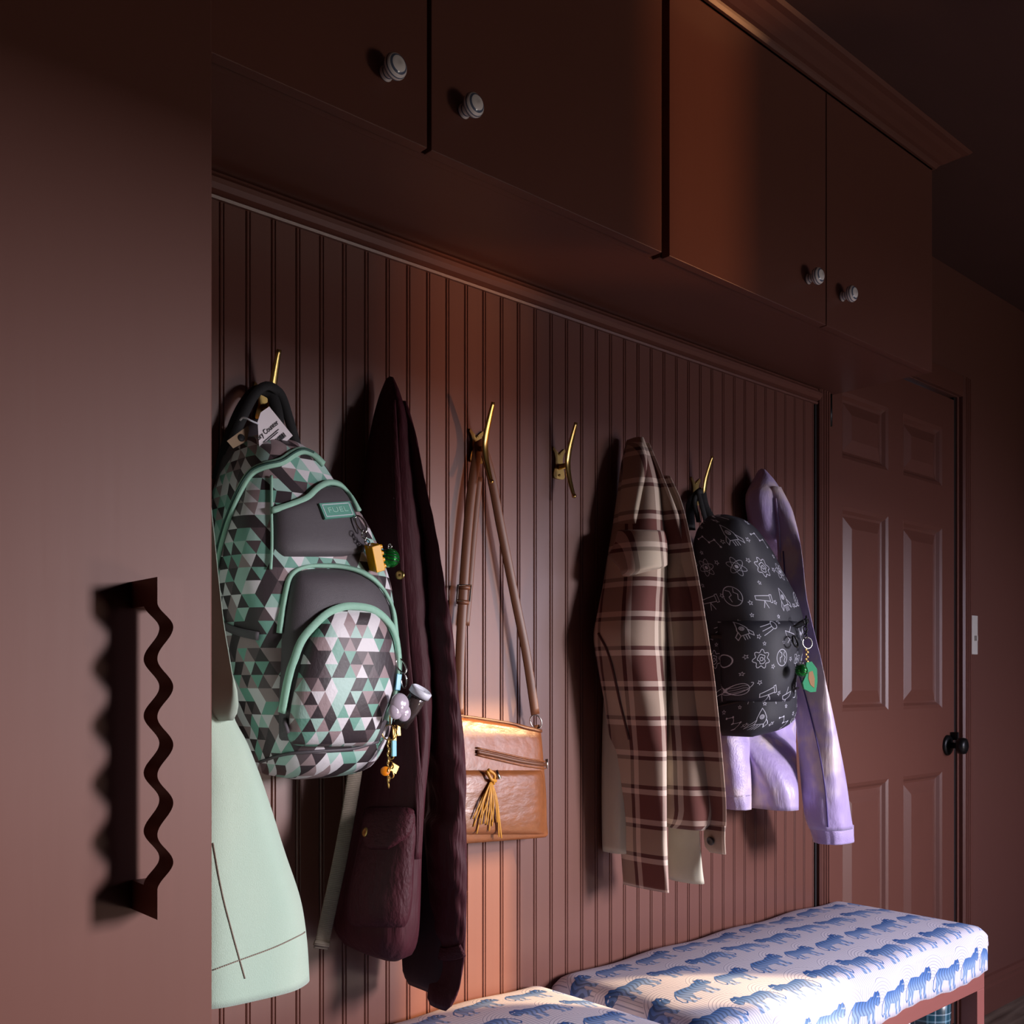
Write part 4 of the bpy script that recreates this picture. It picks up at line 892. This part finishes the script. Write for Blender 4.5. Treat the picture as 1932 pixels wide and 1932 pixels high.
# ------------------------------------------------------------------ bench, cushions, things below
XR = 2.50; YB = -.408
bn = thing('bench', 'red painted bench frame under the tiger print cushions', 'bench')
box('seat_board', (XE + .004, XR, YB + .012, -.018, .396, .410), M['frame_red'], bn)
box('front_rail', (XE + .004, XR, YB, YB + .022, .372, .4125), M['frame_red'], bn)
for x0 in (XR - .04, 1.44, XE + .006): box('leg', (x0, x0 + .04, YB, YB + .04, 0, .373), M['frame_red'], bn)
for x0 in (XR - .04, XE + .006): box('leg', (x0, x0 + .04, -.06, -.02, 0, .398), M['frame_red'], bn)
box('end_rail', (XR - .022, XR, YB + .022, -.02, .372, .398), M['frame_red'], bn)
def cushion(label, x0, x1, seed, droopL):
    th, d0, d1 = .108, -.004, YB - .016; zb_ = .418; r = .030; rnd = random.Random(seed)
    sec = []
    def arc(cy, cz, a0, a1, n=7):
        for q in range(n): a = a0 + (a1 - a0) * q / (n - 1); sec.append((cy + r * math.cos(a), cz + r * math.sin(a)))
    NY = 18
    arc(d0 - r, zb_ + th - r, 0, math.pi / 2)
    for q in range(1, NY): sec.append((d0 - r + (d1 + r - d0 + r) * q / NY, zb_ + th))
    arc(d1 + r, zb_ + th - r, math.pi / 2, math.pi)
    for q in range(1, 6): sec.append((d1, zb_ + th - r - (th - r) * q / 5))
    sec.append((d1 + .02, zb_ - .001)); sec.append((d0 - .02, zb_ - .001)); sec.append((d0, zb_ + .01))
    sec = np.array(sec); L = np.concatenate([[0], np.cumsum(np.linalg.norm(np.diff(sec, axis=0), axis=1))])
    NX = 64; vs = []; n = len(sec); cy = (d0 + d1) / 2
    for i in range(NX + 1):
        s = i / NX; s2 = s + .0; x = x0 + (x1 - x0) * s
        ex = min(s, 1 - s) * (x1 - x0); k = 1.0 if ex > .05 else math.sqrt(max(1 - ((.05 - ex) / .05) ** 2, 0))
        for y, z in sec:
            t = (y - d0) / (d1 - d0); pf = .020 * (1 - (2 * t - 1) ** 2) * (1 - (2 * s - 1) ** 4) if z > zb_ + th * .6 else 0
            zz = zb_ + (z - zb_) * (.62 + .38 * k) + pf + .0025 * math.sin(x * 23 + y * 9) * (z > zb_ + .05)
            yy = cy + (y - cy) * (.965 + .035 * k) - (.006 * math.sin(x * 17) if t > .9 and z < zb_ + th * .8 else 0)
            if t > .9 and z < zb_ + .02: zz -= .004 * math.sin(x * 38) ** 2
            vs.append((x, yy, zz))
    fs = []; uv = []; v0 = float(L[-4])
    for i in range(NX):
        for k in range(n - 1):
            fs.append((i * n + k, i * n + k + 1, (i + 1) * n + k + 1, (i + 1) * n + k))
            for (ii, kk) in ((i, k), (i, k + 1), (i + 1, k + 1), (i + 1, k)): uv.append((vs[ii * n + kk][0], v0 - L[kk] + .002))
    for i, rev in ((0, False), (NX, True)):
        q = [i * n + k for k in range(n)]; q = q[::-1] if rev else q
        c = np.mean([vs[j] for j in q], 0); vs.append((c[0] + (.004 if rev else -.001), c[1], c[2])); ci = len(vs) - 1
        for a_, b_ in zip(q, q[1:] + q[:1]):
            fs.append((ci, b_, a_)); uv += [(vs[j][1], vs[j][2]) for j in (ci, b_, a_)]
    o = link('seat_cushion', mesh(vs, fs, uv), TIGER, None, True)
    return tag(o, label, 'cushion', 'tiger print bench cushions')
XS = 1.395
cushion('near left seat cushion with blue tigers, below the maroon jacket', XE + .008, XS - .003, 1, 0)
cushion('far right seat cushion with blue tigers, reaching to the door', XS + .003, XR + .012, 2, 0)

bo = thing('rubber_boot', 'blue plaid boot standing under the bench', 'boot')
def simple_loft(name, rings, mat, par, n=28):
    vs = []; fs = []; uv = []
    for (cx, cy, z, rx, ry) in rings:
        for k in range(n): a = 2 * math.pi * k / n; vs.append((cx + rx * math.cos(a), cy + ry * math.sin(a), z))
    for i in range(len(rings) - 1):
        for k in range(n):
            fs.append((i * n + k, i * n + (k + 1) % n, (i + 1) * n + (k + 1) % n, (i + 1) * n + k))
            uv += [(k / n * .35, rings[i][2]), ((k + 1) / n * .35, rings[i][2]), ((k + 1) / n * .35, rings[i + 1][2]), (k / n * .35, rings[i + 1][2])]
    fs += [tuple(range(n - 1, -1, -1)), tuple(range((len(rings) - 1) * n, len(rings) * n))]; uv += [(0, 0)] * (2 * n)
    return link(name, mesh(vs, fs, uv), mat, par, True)
q = pt(1776, 1900, -.33); bx, by = q.x - .005, -.292
simple_loft('shaft', [(bx, by, .085, .05, .055), (bx, by, .13, .047, .052), (bx, by, .20, .050, .055), (bx, by, .29, .054, .060), (bx, by, .355, .056, .062), (bx, by, .358, .050, .056), (bx, by, .30, .049, .055)], M['boot'], bo)
simple_loft('foot', [(bx, by + .05, .022, .05, .115), (bx, by + .05, .05, .05, .113), (bx, by + .04, .075, .046, .10), (bx, by + .01, .10, .046, .06)], M['boot'], bo)
simple_loft('sole', [(bx, by + .05, 0, .052, .118), (bx, by + .05, .022, .053, .119)], M['black_plastic'], bo)
wb = thing('storage_box', 'pale lidded box under the bench beside the blue boot', 'box')
q = pt(1712, 1921, -.34); 
box('box_body', (q.x - .28, q.x - .004, -.345, -.06, 0, q.z - .03), M['white_plastic'], wb, .006)
box('box_lid', (q.x - .284, q.x, -.349, -.056, q.z - .03, q.z), M['white_plastic'], wb, .006)

# base of the remaining hanging things
for t_ in (tc, sw, mc, mj, cs, ps, lj, bn, bo, wb): rebase(t_)
